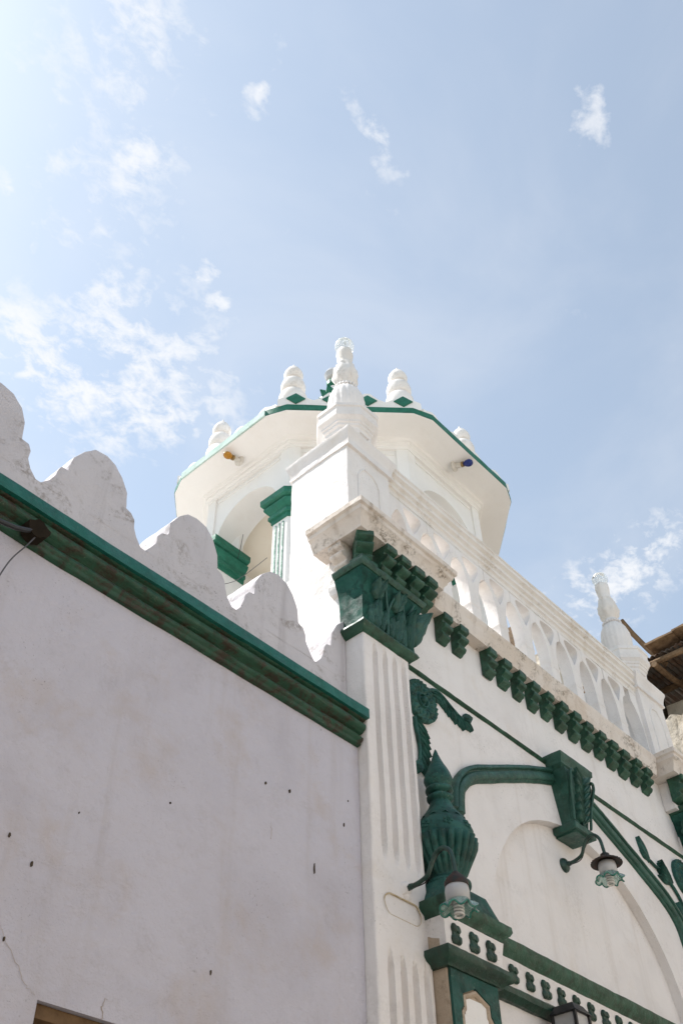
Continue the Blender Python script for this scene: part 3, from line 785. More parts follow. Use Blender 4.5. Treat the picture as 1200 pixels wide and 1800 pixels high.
# balustrade
BA = G()
BA.sweep([(4.078, 3.125), (7.772, 3.125)], [(-.17, 7.150), (.0, 7.150), (.002, 7.196), (.020, 7.204), (.020, 7.236), (.012, 7.240), (.012, 7.250), (.036, 7.262), (.036, 7.298), (.026, 7.302), (.026, 7.314), (.056, 7.330), (.056, 7.366), (.048, 7.370), (.064, 7.380), (.060, 7.402), (-.17, 7.405)])
BAL = BA.done('balustrade', M_LEDGE, FA, seg=.06, wob=.003, freq=5)
BAL.data.materials[0] = M_RAIL
def bal_outline():
    hw, sp = .060, .1845
    intr = []
    for i in range(10):
        t = i/9; a = t*math.pi/2
        intr.append((hw+(sp-hw-.0)*(1-math.cos(a)**1.0)*1.0 if False else hw+(sp-hw)*(1-math.sqrt(max(0, 1-t*t)))**.9, 6.70+.335*t))
    right = [(hw, 6.285), (hw, 6.63)]+[(hw+.006, 6.64), (hw+.006, 6.675)]+intr[1:]
    right[-1] = (sp-.0005, 7.035)
    pts = right+[(sp-.0005, 7.1495)]
    full = pts+[(-x, z) for x, z in pts[::-1]]
    hole = [(0, 6.885), (.030, 6.93), (.066, 6.992), (.100, 7.055), (.106, 7.085), (.096, 7.112), (.06, 7.120), (0, 7.124)]
    hole = hole+[(-x, z) for x, z in hole[-2:0:-1]]
    return full, hole
fullo, holeo = bal_outline()
g = G(); g.poly([fullo, holeo], lambda p, h: Vector((p[0], h, p[1]-6.285)), 0, .105)
for zc in (6.652,):
    g.box(-.068, .068, -.003, .108, zc-6.285-.012, zc-6.285+.012, .003)
bl0 = g.done('baluster', M_WHITE, BAL, seg=.09, wob=.002, bev=.004, origin=(0, 0, 0), smooth=35)
bl0.location = Vector((4.400, 3.128, 6.285))-wloc(BAL)
for k in range(1, 9):
    c = dup(bl0, (4.400+.369*k+random.uniform(-.006, .006), 3.128, 6.285)); c.rotation_euler = (0, random.uniform(-.006, .006), random.uniform(-.015, .015)); c.scale = (random.uniform(.975, .998), random.uniform(.95, 1.06), 1)
for sx, xx in ((1, 4.082), (-1, 7.768)):                      # half balusters at the piers
    g = G(); zz_ = [(0, 7.1495), (0, 6.285), (.02, 6.285), (.02, 6.70), (.03, 6.80), (.055, 6.90), (.10, 6.99), (.1345, 7.035), (.1345, 7.1495)]
    g.poly([[(xx+sx*a, b) for a, b in zz_]], lambda p, h: Vector((p[0], 3.128+h, p[1])), 0, .105); g.done('half_baluster', M_WHITE, BAL, wob=.002)

# ------------------------------------------------------------------ door surround with urn
DS = G()
DS.box(4.036, 4.440, 2.922, 3.099, 0, 3.53)
D = DS.done('door_pier', M_STAINED, FA, seg=.1, wob=.004)
g = G()                                                    # green street face with a shaped white panel
g.poly([[(4.046, 1.2), (4.437, 1.2), (4.437, 3.528), (4.046, 3.528)],
        [(4.108, 1.5), (4.108, 3.345), (4.130, 3.37), (4.130, 3.425), (4.243, 3.475), (4.356, 3.425), (4.356, 3.37), (4.378, 3.345), (4.378, 1.5)]], mapF(2.922), 0, .014)
g.done('green_face', M_TEAL, D, seg=.1, wob=.002)
g = G(); g.sweep([(4.113, 1.5), (4.113, 3.34), (4.136, 3.366), (4.136, 3.42), (4.243, 3.466), (4.350, 3.42), (4.350, 3.366), (4.373, 3.34), (4.373, 1.5)],
                 [(0, 0), (.0, .012), (.012, .016), (.022, .008), (.024, 0)], mapF(2.922)); g.done('panel_frame', M_STAINED, D, wob=.002)
g = G(); g.box(4.12, 4.366, 2.9185, 2.93, 1.5, 3.335); g.box(4.15, 4.336, 2.9185, 2.93, 3.3352, 3.42); g.done('white_panel', M_FRESH, D)
# pier entablature
g = G()
pth = [(4.036, 3.098), (4.036, 2.922), (4.455, 2.922), (4.455, 3.0)]
g.sweep(pth, [(0, 3.61), (.030, 3.61), (.034, 3.70), (.042, 3.765), (0, 3.765)])
E1 = g.done('pier_entablature', M_WHITE, FA, seg=.06, wob=.003, freq=6)
g = G(); g.box(4.0045, 4.03, 2.93, 3.099, 3.612, 3.764); g.done('stained_end', M_STAINED, E1)
g = G(); g.sweep(pth, [(0, 3.528), (.022, 3.530), (.030, 3.545), (.060, 3.560), (.074, 3.580), (.072, 3.605), (.050, 3.612), (0, 3.613)]); g.done('lower_moulding', M_DARKGREEN, E1, seg=.06, wob=.003, freq=7)
g = G(); g.sweep(pth, [(0, 3.764), (.044, 3.766), (.050, 3.785), (.074, 3.800), (.086, 3.820), (.084, 3.848), (.05, 3.858), (0, 3.860)]); g.done('upper_moulding', M_GREEN, E1, seg=.06, wob=.003, freq=7)
g = G(); t = bmesh.new()
lo = [t.verts.new(p) for p in ((3.99, 2.87, 3.856), (4.50, 2.87, 3.856), (4.50, 3.10, 3.856), (3.99, 3.10, 3.856))]
hi = [t.verts.new(p) for p in ((4.055, 2.90, 3.985), (4.42, 2.90, 3.985), (4.42, 3.10, 3.985), (4.055, 3.10, 3.985))]
t.faces.new(lo[::-1]); t.faces.new(hi)
for i in range(4): t.faces.new([lo[i], lo[(i+1) % 4], hi[(i+1) % 4], hi[i]])
g.merge(t); g.done('urn_plinth', M_TEAL, E1, seg=.07, wob=.003, bev=.005)
def dentil_mesh():
    g = G()
    for i, (dx, dz) in enumerate(((-.016, .026), (.016, .026), (-.016, -.026), (.016, -.026))):
        g.lathe((dx, 0, dz), [(.004, -.012), (.020, -.008), (.024, .004), (.018, .014), (.004, .018)], 10, tilt=Matrix.Rotation(R(90), 3, 'X'))
    g.box(-.028, .028, -.008, .008, -.048, .048, .004)
    return g
d0m = dentil_mesh().done('dentil', M_DARKGREEN, E1, wob=.004, freq=30, origin=(0, 0, 0))
d0m.location = Vector((4.085, 2.886, 3.69))-wloc(E1)
for x in (4.232, 4.378): dup(d0m, (x, 2.884, 3.69))
dl = dup(d0m, (4.487, 2.955, 3.69)); dl.rotation_euler = (0, 0, R(90))
# main entablature over the door
g = G(); pth = [(4.49, 3.02), (7.36, 3.02)]
g.box(4.45, 7.40, 3.022, 3.169, 3.40, 3.86)
g.sweep(pth, [(-.01, 3.625), (.022, 3.625), (.026, 3.70), (.034, 3.775), (-.01, 3.775)])
E2 = g.done('door_entablature', M_WHITE, FA, seg=.07, wob=.003, freq=6)
g = G(); g.sweep(pth, [(-.005, 3.548), (.022, 3.550), (.032, 3.562), (.056, 3.576), (.060, 3.606), (.040, 3.624), (-.005, 3.626)]); g.done('lower_moulding', M_DARKGREEN, E2, seg=.06, wob=.003, freq=7)
g = G(); g.sweep(pth, [(-.005, 3.774), (.034, 3.776), (.042, 3.79), (.060, 3.806), (.072, 3.832), (.076, 3.862), (.060, 3.872), (-.005, 3.876)]); g.done('upper_moulding', M_GREEN, E2, seg=.06, wob=.003, freq=7)
for i in range(17): 
    c = dup(d0m, (4.572+.1555*i, 2.989, 3.70), E2); c.scale = (random.uniform(.9, 1.1), 1, random.uniform(.9, 1.08)); c.rotation_euler = (0, random.uniform(-.06, .06), 0)
g = G(); g.box(4.47, 7.38, 3.0, 3.3, 3.30, 3.398); g.box(4.47, 4.60, 3.0, 3.3, 0, 3.30); g.box(7.25, 7.38, 3.0, 3.3, 0, 3.3)
dr = g.done('door', M_WOOD, FA, seg=.1, wob=.003)
g = G(); g.box(4.6, 7.25, 3.12, 3.165, 0, 3.3); g.done('door_leaf', M_DARK, dr)
g = G(); g.box(-.025, .025, 2.982, 2.999, 3.31, 3.35, .004); tr = g.done('carved_block', M_WOOD, dr, origin=(0, 2.99, 3.33)); tr.location = Vector((4.495, 2.99, 3.33))-wloc(dr)
for i in range(1, 34): dup(tr, (4.495+.085*i, 2.99, 3.33))
# second door pier, mirrored, mostly out of frame
g = G(); g.box(MIR-4.44, MIR-4.036, 2.922, 3.099, 0, 3.98); g.done('door_pier', M_TEAL, FA, label='door pier at the far side of the doorway')
# urn
g = G(); UC = (4.190, 2.975, 3.985)
def rib(a, z, r):
    if .05 < z < .262 and r > .1: return r*(1+.06*(2*abs(math.cos(11*a))**.7-1))
    return r
g.lathe(UC, [(.112, -.005), (.122, .006), (.123, .022), (.108, .034), (.092, .046), (.094, .058), (.110, .085), (.128, .125), (.150, .17), (.168, .215), (.177, .258), (.170, .264), (.165, .270), (.170, .285), (.165, .315), (.149, .355), (.123, .39), (.098, .42),
              (.080, .45), (.064, .48), (.056, .505), (.056, .512), (.068, .516), (.076, .526), (.076, .538), (.066, .546), (.053, .549), (.052, .560), (.060, .563), (.076, .570), (.081, .580), (.079, .592), (.064, .598), (.066, .604), (.078, .622), (.084, .642), (.082, .662), (.073, .69), (.058, .722), (.042, .755), (.028, .79), (.016, .822), (.008, .845), (.002, .857)], 132, rib)
U = g.done('urn_finial', M_TEAL, FA, wob=.002, freq=14, smooth=75)
g = G(); rows = []
for i, (r, z) in enumerate(((.056, .50), (.068, .465), (.092, .43), (.128, .392))):      # scalloped collar lying over the shoulder
    rows.append([g.v((UC[0]+(r+.006)*math.cos(2*math.pi*j/64), UC[1]+(r+.006)*math.sin(2*math.pi*j/64), UC[2]+z-(i == 3)*.020*abs(math.cos(6*2*math.pi*j/64)))) for j in range(64)])
for a, b in zip(rows, rows[1:]):
    for j in range(64): g.f([a[j], a[(j+1) % 64], b[(j+1) % 64], b[j]])
lw = [g.v(Vector(v.co)+Vector((UC[0]-v.co.x, UC[1]-v.co.y, 0))*.1) for v in rows[-1]]
for j in range(64): g.f([rows[-1][j], rows[-1][(j+1) % 64], lw[(j+1) % 64], lw[j]])
g.done('collar', M_TEAL, U, smooth=70)
for k in range(8):
    a = 2*math.pi*k/8+.02; d = Vector((math.cos(a), math.sin(a), 0)); sv = Vector((-d.y, d.x, 0)); c = Vector(UC)+d*.158+Vector((0, 0, .318)); g = G()
    for m in range(5):
        b = 2*math.pi*m/5; q = c+sv*.019*math.cos(b)+Vector((0, 0, .019*math.sin(b)))-d*.006*math.sin(b)
        g.lathe(q, [(.002, -.011), (.011, -.007), (.013, 0), (.011, .007), (.002, .011)], 8)
    g.lathe(c+d*.006, [(.002, -.008), (.007, 0), (.002, .008)], 8)
    g.done('flower_boss', M_TEAL, U)

# ------------------------------------------------------------------ gooseneck wall lamps
def wall_lamp(m, plate, label):
    m = Vector(m); T = empty('wall_lamp', m, label, 'lamp', 'gooseneck lamps on the facade')
    A = Vector((0, -1, 0))
    g = G(); g.lathe(m+Vector((0, .004, 0)), [(.014, 0), (.018, .02), (.014, .05)] if not plate else [(.05, 0), (.05, .012), (.042, .024), (.018, .034), (.016, .05)], 20, tilt=Matrix.Rotation(R(90), 3, 'X')); g.done('wall_plate', M_LAMPG, T)
    pth = smoothpath([m+A*.03, m+A*.09+Vector((0, 0, .004)), m+A*.145+Vector((0, 0, .025)), m+A*.175+Vector((0, 0, .075)), m+A*.212+Vector((0, 0, .122)), m+A*.262+Vector((0, 0, .128)), m+A*.300+Vector((0, 0, .085)), m+A*.312+Vector((0, 0, .0)), m+A*.313+Vector((0, 0, -.03))], 6)
    g = G(); g.tube(pth, .0115, 10); g.done('arm', M_LAMPG, T, smooth=60)
    g = G(); g.tube([p+Vector((.010, .002, -.011+.004*math.sin(i*.5))) for i, p in enumerate(pth[:40])], .0032, 6); g.done('flex', M_BLACK, T)
    c = m+A*.313+Vector((0, 0, -.105))
    g = G()
    g.lathe(c, [(.016, .085), (.030, .075), (.034, .050), (.046, .044), (.075, .032), (.102, .016), (.106, .008), (.100, .006), (.072, .022), (.030, .036)] if plate else [(.016, .085), (.028, .072), (.050, .050), (.060, .030), (.060, .012), (.054, .010), (.030, .036)], 32)
    for j in range(24 if plate else 0):
        a = 2*math.pi*j/24; g.tube([c+Vector((math.cos(a)*.05, math.sin(a)*.05, .044)), c+Vector((math.cos(a)*.104, math.sin(a)*.104, .014))], .004, 5)
    g.done('shade', M_RUST, T, smooth=50)
    g = G(); g.lathe(c, [(.030, .03), (.056, .014), (.060, -.01), (.058, -.055), (.050, -.062), (.046, -.05), (.046, .0), (.03, .02)], 28); g.done('glass_neck', M_FROST, T, smooth=60)
    g = G(); n = 60
    def ruff(r, z, ph=0): return [g.v(c+Vector(((r*.92+k*math.sin(8*2*math.pi*j/n))*math.cos(2*math.pi*j/n), (r+k*math.sin(8*2*math.pi*j/n))*math.sin(2*math.pi*j/n), z-.012*math.cos(8*2*math.pi*j/n)*(k > .004)))) for j in range(n)]
    rows = []
    for r, z, k in ((.054, -.055, 0), (.062, -.070, .001), (.078, -.085, .006), (.094, -.098, .011), (.091, -.100, .011), (.074, -.089, .006), (.058, -.074, .001), (.050, -.058, 0)):
        rows.append(ruff(r, z))
    for a, b in zip(rows, rows[1:]+rows[:1]):
        for j in range(n): g.f([a[j], a[(j+1) % n], b[(j+1) % n], b[j]])
    rf = g.done('glass_frill', M_GRUFF, T, smooth=70)
    g = G(); rim = [c+Vector(((.086+.011*math.sin(8*2*math.pi*j/n))*math.cos(2*math.pi*j/n), (.086+.011*math.sin(8*2*math.pi*j/n))*math.sin(2*math.pi*j/n), -.100-.012*math.cos(8*2*math.pi*j/n))) for j in range(n+1)]
    g.tube(rim, .0048, 6, False); g.done('green_rim', M_GRIM, rf)
    g = G(); g.lathe(c, [(.02, .0), (.024, -.03), (.024, -.06), (.014, -.066)], 16)
    hel = [c+Vector((.021*math.cos(t*.5), .021*math.sin(t*.5), -.064-.0013*t)) for t in range(56)]
    g.tube(hel, .0062, 7); g.done('bulb', M_BULB, T, smooth=60)
    return T
wall_lamp((3.852, 3.0, 3.885), 0, 'green gooseneck lamp fixed to the fluted pilaster in front of the urn')
wall_lamp((5.84, 3.168, 4.775), 1, 'green gooseneck lamp on the plaster below the arch keystone')

# lantern under the entablature
L = empty('door_lantern', (5.05, 2.88, 3.42), 'dark box lantern hanging under the door entablature at the bottom edge', 'lamp')
g = G(); t = bmesh.new()
a = [t.verts.new((5.05+sx*.085, 2.87+sy*.085, 3.535)) for sx, sy in ((-1, -1), (1, -1), (1, 1), (-1, 1))]
b = [t.verts.new((5.05+sx*.055, 2.87+sy*.055, 3.585)) for sx, sy in ((-1, -1), (1, -1), (1, 1), (-1, 1))]
t.faces.new(a[::-1]); t.faces.new(b)
for i in range(4): t.faces.new([a[i], a[(i+1) % 4], b[(i+1) % 4], b[i]])
g.merge(t); g.box(5.035, 5.065, 2.85, 2.98, 3.575, 3.60); g.done('roof', M_BLACK, L, bev=.004)
g = G()
for sx in (-1, 1):
    for sy in (-1, 1): g.box(5.05+sx*.07-.008, 5.05+sx*.07+.008, 2.87+sy*.07-.008, 2.87+sy*.07+.008, 3.30, 3.536)
g.box(4.97, 5.13, 2.79, 2.95, 3.29, 3.305); g.done('frame', M_BLACK, L)
g = G(); g.box(4.985, 5.115, 2.805, 2.935, 3.306, 3.534); g.done('pane', M_FROST, L)

# ================================================================== tower (octagonal kiosk)
TX, TY, ZE = 6.44, 5.65, 10.0
TW = empty('minaret_tower', (TX, TY, 6.24), 'white octagonal rooftop tower with green eaves behind the balustrade', 'tower')
def octa(hw, cut=0.0):
    r = hw/math.cos(R(22.5)); P = [Vector((TX+r*math.cos(R(22.5+45*i)), TY+r*math.sin(R(22.5+45*i)))) for i in range(8)]
    if not cut: return [(p.x, p.y) for p in P]
    out = []
    for i in range(8):
        a, b, c = P[i-1], P[i], P[(i+1) % 8]
        p1, p2 = b+(a-b).normalized()*cut, b+(c-b).normalized()*cut
        out += [(p1.x, p1.y), (p2.x, p2.y)]
    return out
E16 = octa(1.925, .125)
g = G()
g.sweep(E16, [(.030, 10.0), (.030, 10.085), (-.3, 10.09), (-.3, 10.001), (-.06, 10.0)], closed=True)
EV = g.done('eave_fascia', M_TGREEN, TW, seg=.15, wob=.004, freq=4)
g = G(); g.box(TX-1.968, TX-1.95, TY-.668, TY+.668, 9.9955, 10.091); g.done('pale_fascia', M_MINT, EV, seg=.1, wob=.003, freq=6, label='pale mint stretch of the eave edge')  # paler mint strip laid over this side of the green fascia
g = G()                                                    # cove under the eave down to the wall head
HWW = 1.53
g.sweep(octa(HWW), [(.35, 9.992), (.17, 9.985), (.10, 9.97), (.085, 9.945), (.060, 9.94), (.055, 9.905), (.035, 9.895), (.030, 9.86), (-.02, 9.855), (-.02, 10.0)], closed=True)
g.done('wall_head_moulding', M_FRESH, TW, seg=.15, wob=.003)
g = G(); g.poly([octa(1.951, .125)], mapP, 9.988, 9.9945); g.done('soffit', M_FRESH, TW, seg=.4, wob=.003)
g = G(); g.poly([octa(1.80)], mapP, 10.021, 10.16); g.done('roof', M_FRESH, TW)
# walls with an arch on each side, piers on each corner
sw = 2*HWW*math.tan(R(22.5))
def tower_side(i):
    ang = R(45*i); d = Vector((math.cos(ang), math.sin(ang), 0)); s = Vector((-d.y, d.x, 0)); c = Vector((TX, TY, 0))+d*HWW
    mp = lambda p, h: c+s*p[0]+d*h+Vector((0, 0, p[1]))
    hw = sw/2-.01; ow = .46
    ar = [(-ow*math.cos(a)**.9, 9.17+.40*math.sin(a)**.95+.03*(a/1.5708)**3) for a in [math.pi/2*k/10 for k in range(10)]]+[(0, 9.60)]
    ar = ar+[(-x, z) for x, z in ar[-2::-1]]
    g = G(); g.poly([[(-hw, 9.90), (-hw, 9.17)]+ar+[(hw, 9.17), (hw, 9.90)]], mp, -.36, 0)
    w = g.done('arch_wall', M_FRESH, TW, seg=.2, wob=.002)
    g = G(); g.sweep([(-hw+.13, 9.80), (hw-.13, 9.80)], [(0, -.01), (.0, .012), (.02, .012), (.02, -.01)], mp); g.done('panel_line', M_FRESH, w)
    g = G(); g.sweep([(-ow, 6.24), (ow, 6.24)], [(0, 0), (0, .02), (-.9, .02), (-.9, -.2), (0, -.2)], mp); g.done('dado', M_FRESH, w)
    return w
for i in range(8): tower_side(i)
for i in range(8):
    ang = R(22.5+45*i); r = HWW/math.cos(R(22.5)); V = Vector((TX+r*math.cos(ang), TY+r*math.sin(ang)))
    d1 = Vector((math.cos(ang-R(112.5)), math.sin(ang-R(112.5)))); d2 = Vector((math.cos(ang+R(112.5)), math.sin(ang+R(112.5))))
    inn = Vector((-math.cos(ang), -math.sin(ang)))
    # pier: bent plan following both faces
    wl_ = .195
    A_, B_ = V+d1*wl_, V+d2*wl_
    def off(p, q): return (p.x+q.x, p.y+q.y)
    n1 = Vector((math.cos(ang-R(22.5)), math.sin(ang-R(22.5)))); n2 = Vector((math.cos(ang+R(22.5)), math.sin(ang+R(22.5))))
    plan = [off(A_, n1*-.40), off(A_, n1*.02), off(V, (n1+n2)*.5*.0216), off(B_, n2*.02), off(B_, n2*-.40)]
    if i == 0: pass
    def Lp(t0, t1, dd, nn, depth):                         # groove strips on one face of the pier
        return None
    g = G(); g.poly([plan], mapP, 6.24, 9.128); pr_ = g.done('pier', M_FRESH, TW, seg=.25, wob=.002)
    # green painted flutes: sunk strips read as narrow recessed bands
    for dd, nn in ((d1, n1), (d2, n2)):
        for k in range(3):
            t = .045+.052*k; c = V+dd*t
            g = G(); a1, a2 = c-dd*.010+nn*.021, c+dd*.010+nn*.021
            g.poly([[(a1.x, a1.y), (a2.x, a2.y), (a2.x+nn.x*.006, a2.y+nn.y*.006), (a1.x+nn.x*.006, a1.y+nn.y*.006)]], mapP, 6.6, 8.74); g.done('flute_strip', M_TGREEN, pr_)
    g = G(); cp = [off(A_, n1*-.40), off(A_, n1*.02), off(V, (n1+n2)*.5*.0216), off(B_, n2*.02), off(B_, n2*-.40)]
    g.sweep(cp, [(-.015, 8.78), (.014, 8.782), (.018, 8.835), (.038, 8.84), (.038, 8.885), (.022, 8.89), (.024, 8.905), (.044, 8.93), (.070, 8.972), (.074, 9.0), (.052, 9.006), (.052, 9.03), (.098, 9.05), (.100, 9.125), (-.015, 9.1265)])
    up = [off(V+d1*.115, n1*-.30), off(V+d1*.115, n1*.022), off(V, (n1+n2)*.5*.0238), off(V+d2*.115, n2*.022), off(V+d2*.115, n2*-.30)]
    gu = G(); gu.poly([up], mapP, 9.128, 9.90); gu.done('corner_strip', M_FRESH, pr_, seg=.2, wob=.0015)
    g.done('capital', M_TGREEN, pr_, seg=.2, wob=.0015)
g = G(); g.poly([octa(1.24)], mapP, 9.84, 9.85); g.done('ceiling', M_CREAM, TW)
g = G(); g.lathe((TX, TY, 10.15), [(1.15, 0), (1.16, .2), (1.05, .7), (.8, 1.15), (.45, 1.45), (.15, 1.6), (.05, 1.7)], 40); dm = g.done('dome', M_FRESH, TW, smooth=60)
# crest of peaked panels with green diamonds
RP = 1.93
for i in range(8):
    ang = R(45*i); d = Vector((math.cos(ang), math.sin(ang), 0)); s = Vector((-d.y, d.x, 0)); c = Vector((TX, TY, 0))+d*RP
    hw = RP*math.tan(R(22.5))-.02; mp = lambda p, h: c+s*p[0]+d*h+Vector((0, 0, p[1]))
    low = i % 2 == 0
    if low: c = Vector((TX, TY, 0))+d*(RP-.02)
    npk = 4; st_ = 2*hw/npk; top = []
    for k in range(npk):
        xc = -hw+st_*(k+.5); top += [(xc-st_*.5, 10.20), (xc-st_*.30, 10.245), (xc-st_*.08, 10.345), (xc+st_*.08, 10.345), (xc+st_*.30, 10.245)]
    top.append((hw, 10.20))
    if low: top = [(x, 10.085+(z-10.10)*.62) for x, z in top]
    g = G(); g.poly([[(-hw, 10.085)]+top+[(hw, 10.085)]], mp, -.09, 0); cr = g.done('crest_panel', M_FRESH, TW, seg=.12, wob=.003)
    for k in range(npk):
        xc = -hw+st_*(k+.5)
        if low: continue
        g = G(); g.poly([[(xc-.105, 10.212), (xc, 10.122), (xc+.105, 10.212), (xc, 10.302)]], mp, 0, .014); g.done('diamond', M_TGREEN, cr, bev=.003)
    # small white knobs along the eave edge
fp = [(.14, 0), (.15, .04), (.15, .10), (.18, .13), (.205, .21), (.21, .29), (.20, .36), (.175, .40), (.18, .42), (.205, .50), (.21, .58), (.195, .66), (.165, .71), (.15, .73), (.17, .76), (.185, .83), (.18, .90), (.155, .95), (.12, .98), (.115, 1.0), (.13, 1.03), (.135, 1.09), (.125, 1.14), (.09, 1.19), (.05, 1.215), (.03, 1.25), (.01, 1.30)]
fp = [(.16, 0), (.17, .04), (.17, .11), (.145, .125), (.140, .15), (.165, .165), (.196, .21), (.206, .28), (.196, .345), (.165, .385), (.150, .392), (.150, .405), (.178, .415), (.200, .46), (.208, .54), (.198, .62), (.165, .675), (.140, .69), (.138, .71), (.160, .725), (.176, .765), (.178, .83), (.160, .89), (.120, .935),
      (.098, .945), (.096, .965), (.118, .975), (.136, 1.01), (.142, 1.06), (.130, 1.10), (.115, 1.115), (.112, 1.13), (.095, 1.16), (.060, 1.19), (.030, 1.21), (.022, 1.24), (.010, 1.28)]
f0 = None
for i in range(8):
    a = R(22.5+45*i); p = Vector((TX+1.62*math.cos(a), TY+1.62*math.sin(a), 10.16))
    if f0 is None:
        g = G(); g.lathe(p, [(r_*.82, z_) for r_, z_ in fp], 32); f0 = g.done('finial', M_RAIL, TW, smooth=38, origin=p)
    else: dup(f0, p)
g = G(); q = Vector((6.40, 5.70, 11.8)); g.lathe(q, [(.05, 0), (.07, .3), (.05, .6), (.10, .8), (.11, .95), (.05, 1.1), (.05, 1.25)], 20); dsp = g.done('dome_spire', M_FRESH, dm)
g = G()
for k in range(9):
    a = 2*math.pi*k/9; g.leaf(q+Vector((.06*math.cos(a), .06*math.sin(a), .85)), (math.cos(a)*.5, math.sin(a)*.5, 1), (math.cos(a), math.sin(a), -.3), .24, .11, .03, .03, 1)
g.done('leaf_collar', M_TGREEN, dsp)
g = G(); g.lathe(q+Vector((0, 0, 1.2)), [(.02, 0), (.09, .05), (.10, .12), (.05, .2)], 16); g.done('green_ball', M_TGREEN, dsp)
g = G(); g.lathe(q+Vector((0, 0, 1.38)), [(.02, 0), (.10, .04), (.13, .12), (.10, .2), (.02, .25)], 20); g.done('ball', M_FROST, dsp)
# wires inside the tower
wi = G(); wi.tube(smoothpath([(4.98, 6.05, 8.55), (4.95, 5.75, 8.42), (4.86, 5.24, 8.33)], 6), .0035, 5); tag(wi.done('slack_wire', M_BLACK), 'thin dark wire strung across the tower arch opening', 'wire')
wi = G(); wi.tube(smoothpath([(5.1, 5.96, 8.95), (5.06, 5.88, 9.03), (5.03, 5.82, 9.17)], 6), .0035, 5); tag(wi.done('short_wire', M_BLACK), 'short dark wire rising from the green capital inside the tower', 'wire')

# coloured bulbs under the eave
def bulb(p, d, mat, label):
    K_ = .74
    p = Vector(p); d = Vector(d).normalized(); q = Vector((0, 0, 1)).rotation_difference(d).to_matrix()
    T = empty('light_bulb', p, label, 'light bulb', 'coloured bulbs under the tower eave')
    g = G(); g.lathe(p, [(r_*K_, z_*K_) for r_, z_ in [(.085, -.012), (.088, .012), (.07, .024), (.04, .03), (.036, .075), (.042, .08), (.04, .13)]], 18, tilt=q); g.done('holder', M_PORC, T)
    g = G(); g.lathe(p, [(r_*K_, z_*K_) for r_, z_ in [(.03, .125), (.044, .13), (.042, .165), (.03, .17)]], 16, tilt=q); g.done('collar', M_BRASS, T)
    g = G(); g.lathe(p, [(r_*K_, z_*K_) for r_, z_ in [(.026, .168), (.034, .18), (.052, .21), (.060, .245), (.055, .28), (.036, .305), (.008, .315)]], 18, tilt=q); g.done('glass', mat, T, smooth=70)
bulb((4.72, 5.62, 9.965), (-.95, 0, -.30), M_AMBER, 'amber glass bulb under the sunlit side of the tower eave')
bulb((6.42, 3.92, 9.965), (.15, -.95, -.30), M_BLUE, 'blue glass bulb under the shaded side of the tower eave')

# ================================================================== ruined house and tin roofed house behind
RW = empty('ruined_wall', (14.3, 6.4, 0), 'rough sunlit coral rubble wall seen through the balustrade arches', 'wall')
g = G()
out = [(4.0, 0), (9.4, 0), (9.4, 12.9), (8.6, 13.3), (8.0, 13.25), (7.6, 13.35), (7.1, 13.4), (6.8, 13.1), (6.5, 13.0), (6.2, 12.4), (5.9, 12.1), (5.5, 11.35), (5.2, 11.2), (4.0, 11.0)]
g.poly([out], mapX(14.0), 0, -.5)
g.done('wall', M_RUBBLE, RW, seg=.35, wob=.10, freq=1.7, smooth=60)
HB = empty('tin_roof_house', (13.6, 3.0, 0), 'old house with a rusty corrugated roof on timber poles at right', 'house')
g = G(); g.poly([[(-4, 0), (5.0, 0), (5.0, 10.10), (4.75, 10.20), (4.55, 10.14), (4.3, 10.26), (4.0, 10.2), (3.6, 10.3), (2.5, 10.2), (-4, 10.3)]], mapX(12.85), 0, -.45); g.done('wall', M_RUBBLE, HB, seg=.10, wob=.045, freq=6.0, smooth=60)
g = G(); g.box(13.35, 20, -3.0, 4.9, 0, 10.05); g.done('inner_block', M_RUBBLE, HB)
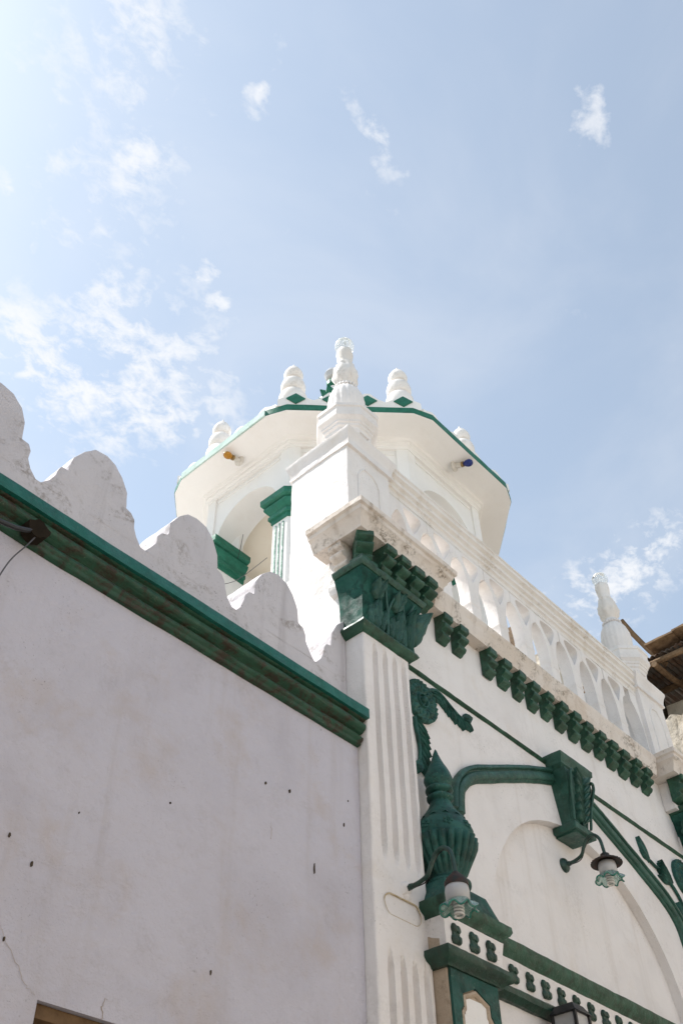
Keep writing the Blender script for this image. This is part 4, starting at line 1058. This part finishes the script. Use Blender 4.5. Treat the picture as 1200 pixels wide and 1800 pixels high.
# corrugated sheets, rising away from the street
ys0, ys1 = -3.0, 5.42
def zroof(x): return 11.45+(x-13.0)*.08
ns = 8; sh = (ys1-ys0)/ns
for k in range(ns):
    g = G(); a = ys0+sh*k-.03; b = a+sh+.06; n = 40; rows = []
    for xx in (12.98, 14.5, 16.5, 18.5):
        row = []
        for i in range(n+1):
            y = a+(b-a)*i/n; z = zroof(xx)+.022*math.sin(y*2*math.pi/.09)+(.012 if k % 2 else 0)+.03*math.sin(y*1.3+xx)
            row.append((xx+(.05*math.sin(k*2.1) if xx < 13 else 0), y, z))
        rows.append(row)
    up = [[g.v(p) for p in r] for r in rows]; lo = [[g.v((p[0], p[1], p[2]-.008)) for p in r] for r in rows]
    for u, w in ((up, 1), (lo, 0)):
        for A_, B_ in zip(u, u[1:]):
            for i in range(n): g.f([A_[i], A_[i+1], B_[i+1], B_[i]])
    for i in range(n): g.f([up[0][i], up[0][i+1], lo[0][i+1], lo[0][i]])
    for r in range(len(up)-1):
        for e in (0, n): g.f([up[r][e], up[r+1][e], lo[r+1][e], lo[r][e]])
    g.done('roof_sheet', M_IRON, HB, smooth=70)
for xx, rr in ((13.1, .05), (14.0, .055), (15.2, .05)):
    g = G(); g.tube([(xx+.02*math.sin(t), ys0+(5.5-ys0)*t/12, zroof(xx)-.09+.015*math.sin(t*2.3)) for t in range(13)], rr, 8); g.done('purlin', M_OLDWOOD, HB)
for k in range(8):
    y = 4.75-1.05*k; g = G(); g.tube([(xx, y+.03*math.sin(xx*2), zroof(xx)-.19) for xx in (12.95, 13.5, 14.1, 15, 16.5)], .05, 8); g.done('rafter', M_OLDWOOD, HB)
g = G(); g.tube([(12.9, 5.08, 12.30), (13.0, 5.0, 12.05), (13.15, 4.86, 11.70), (13.3, 4.7, 11.4)], .045, 8); g.done('projecting_pole', M_OLDWOOD, HB)
for (y, z, w_) in ((4.55, 11.60, .5), (4.1, 11.62, .42), (3.6, 11.58, .55)):
    g = G(); g.box(12.85, 13.7, y-w_/2, y+w_/2, z-.02, z+.015); pl = g.done('loose_plank', M_OLDWOOD, HB, seg=.2, wob=.02, freq=4)
g = G(); g.box(15.4, 15.6, -3, 6.2, 11.0, 11.75); g.done('back_wall', M_DARK, HB, seg=.4, wob=.03)  # painted near black to stand in for the shade under the roof
# timber pieces of the ruin behind the balustrade
g = G(); g.box(13.55, 13.7, 7.46, 7.74, 13.40, 13.95); tag(g.done('timber_hatch', M_WOOD, None, seg=.2, wob=.02), 'brown timber hatch high on the ruin behind the third balustrade arch', 'hatch')
SHD = empty('dark_shed', (13.2, 5.6, 10.0), 'dark timber lean-to against the rubble wall behind the balustrade', 'shed')
g = G(); g.box(13.3, 13.95, 5.15, 6.55, 0, 11.4); g.done('wall', M_DARK, SHD, seg=.3, wob=.04)
g = G()
for k in range(9): g.box(13.12, 13.3, 5.12+.165*k, 5.12+.165*k+.14, 10.0+.05*(k % 2), 11.55+.09*math.sin(k*2.2))
g.done('board_facing', M_OLDWOOD, SHD)
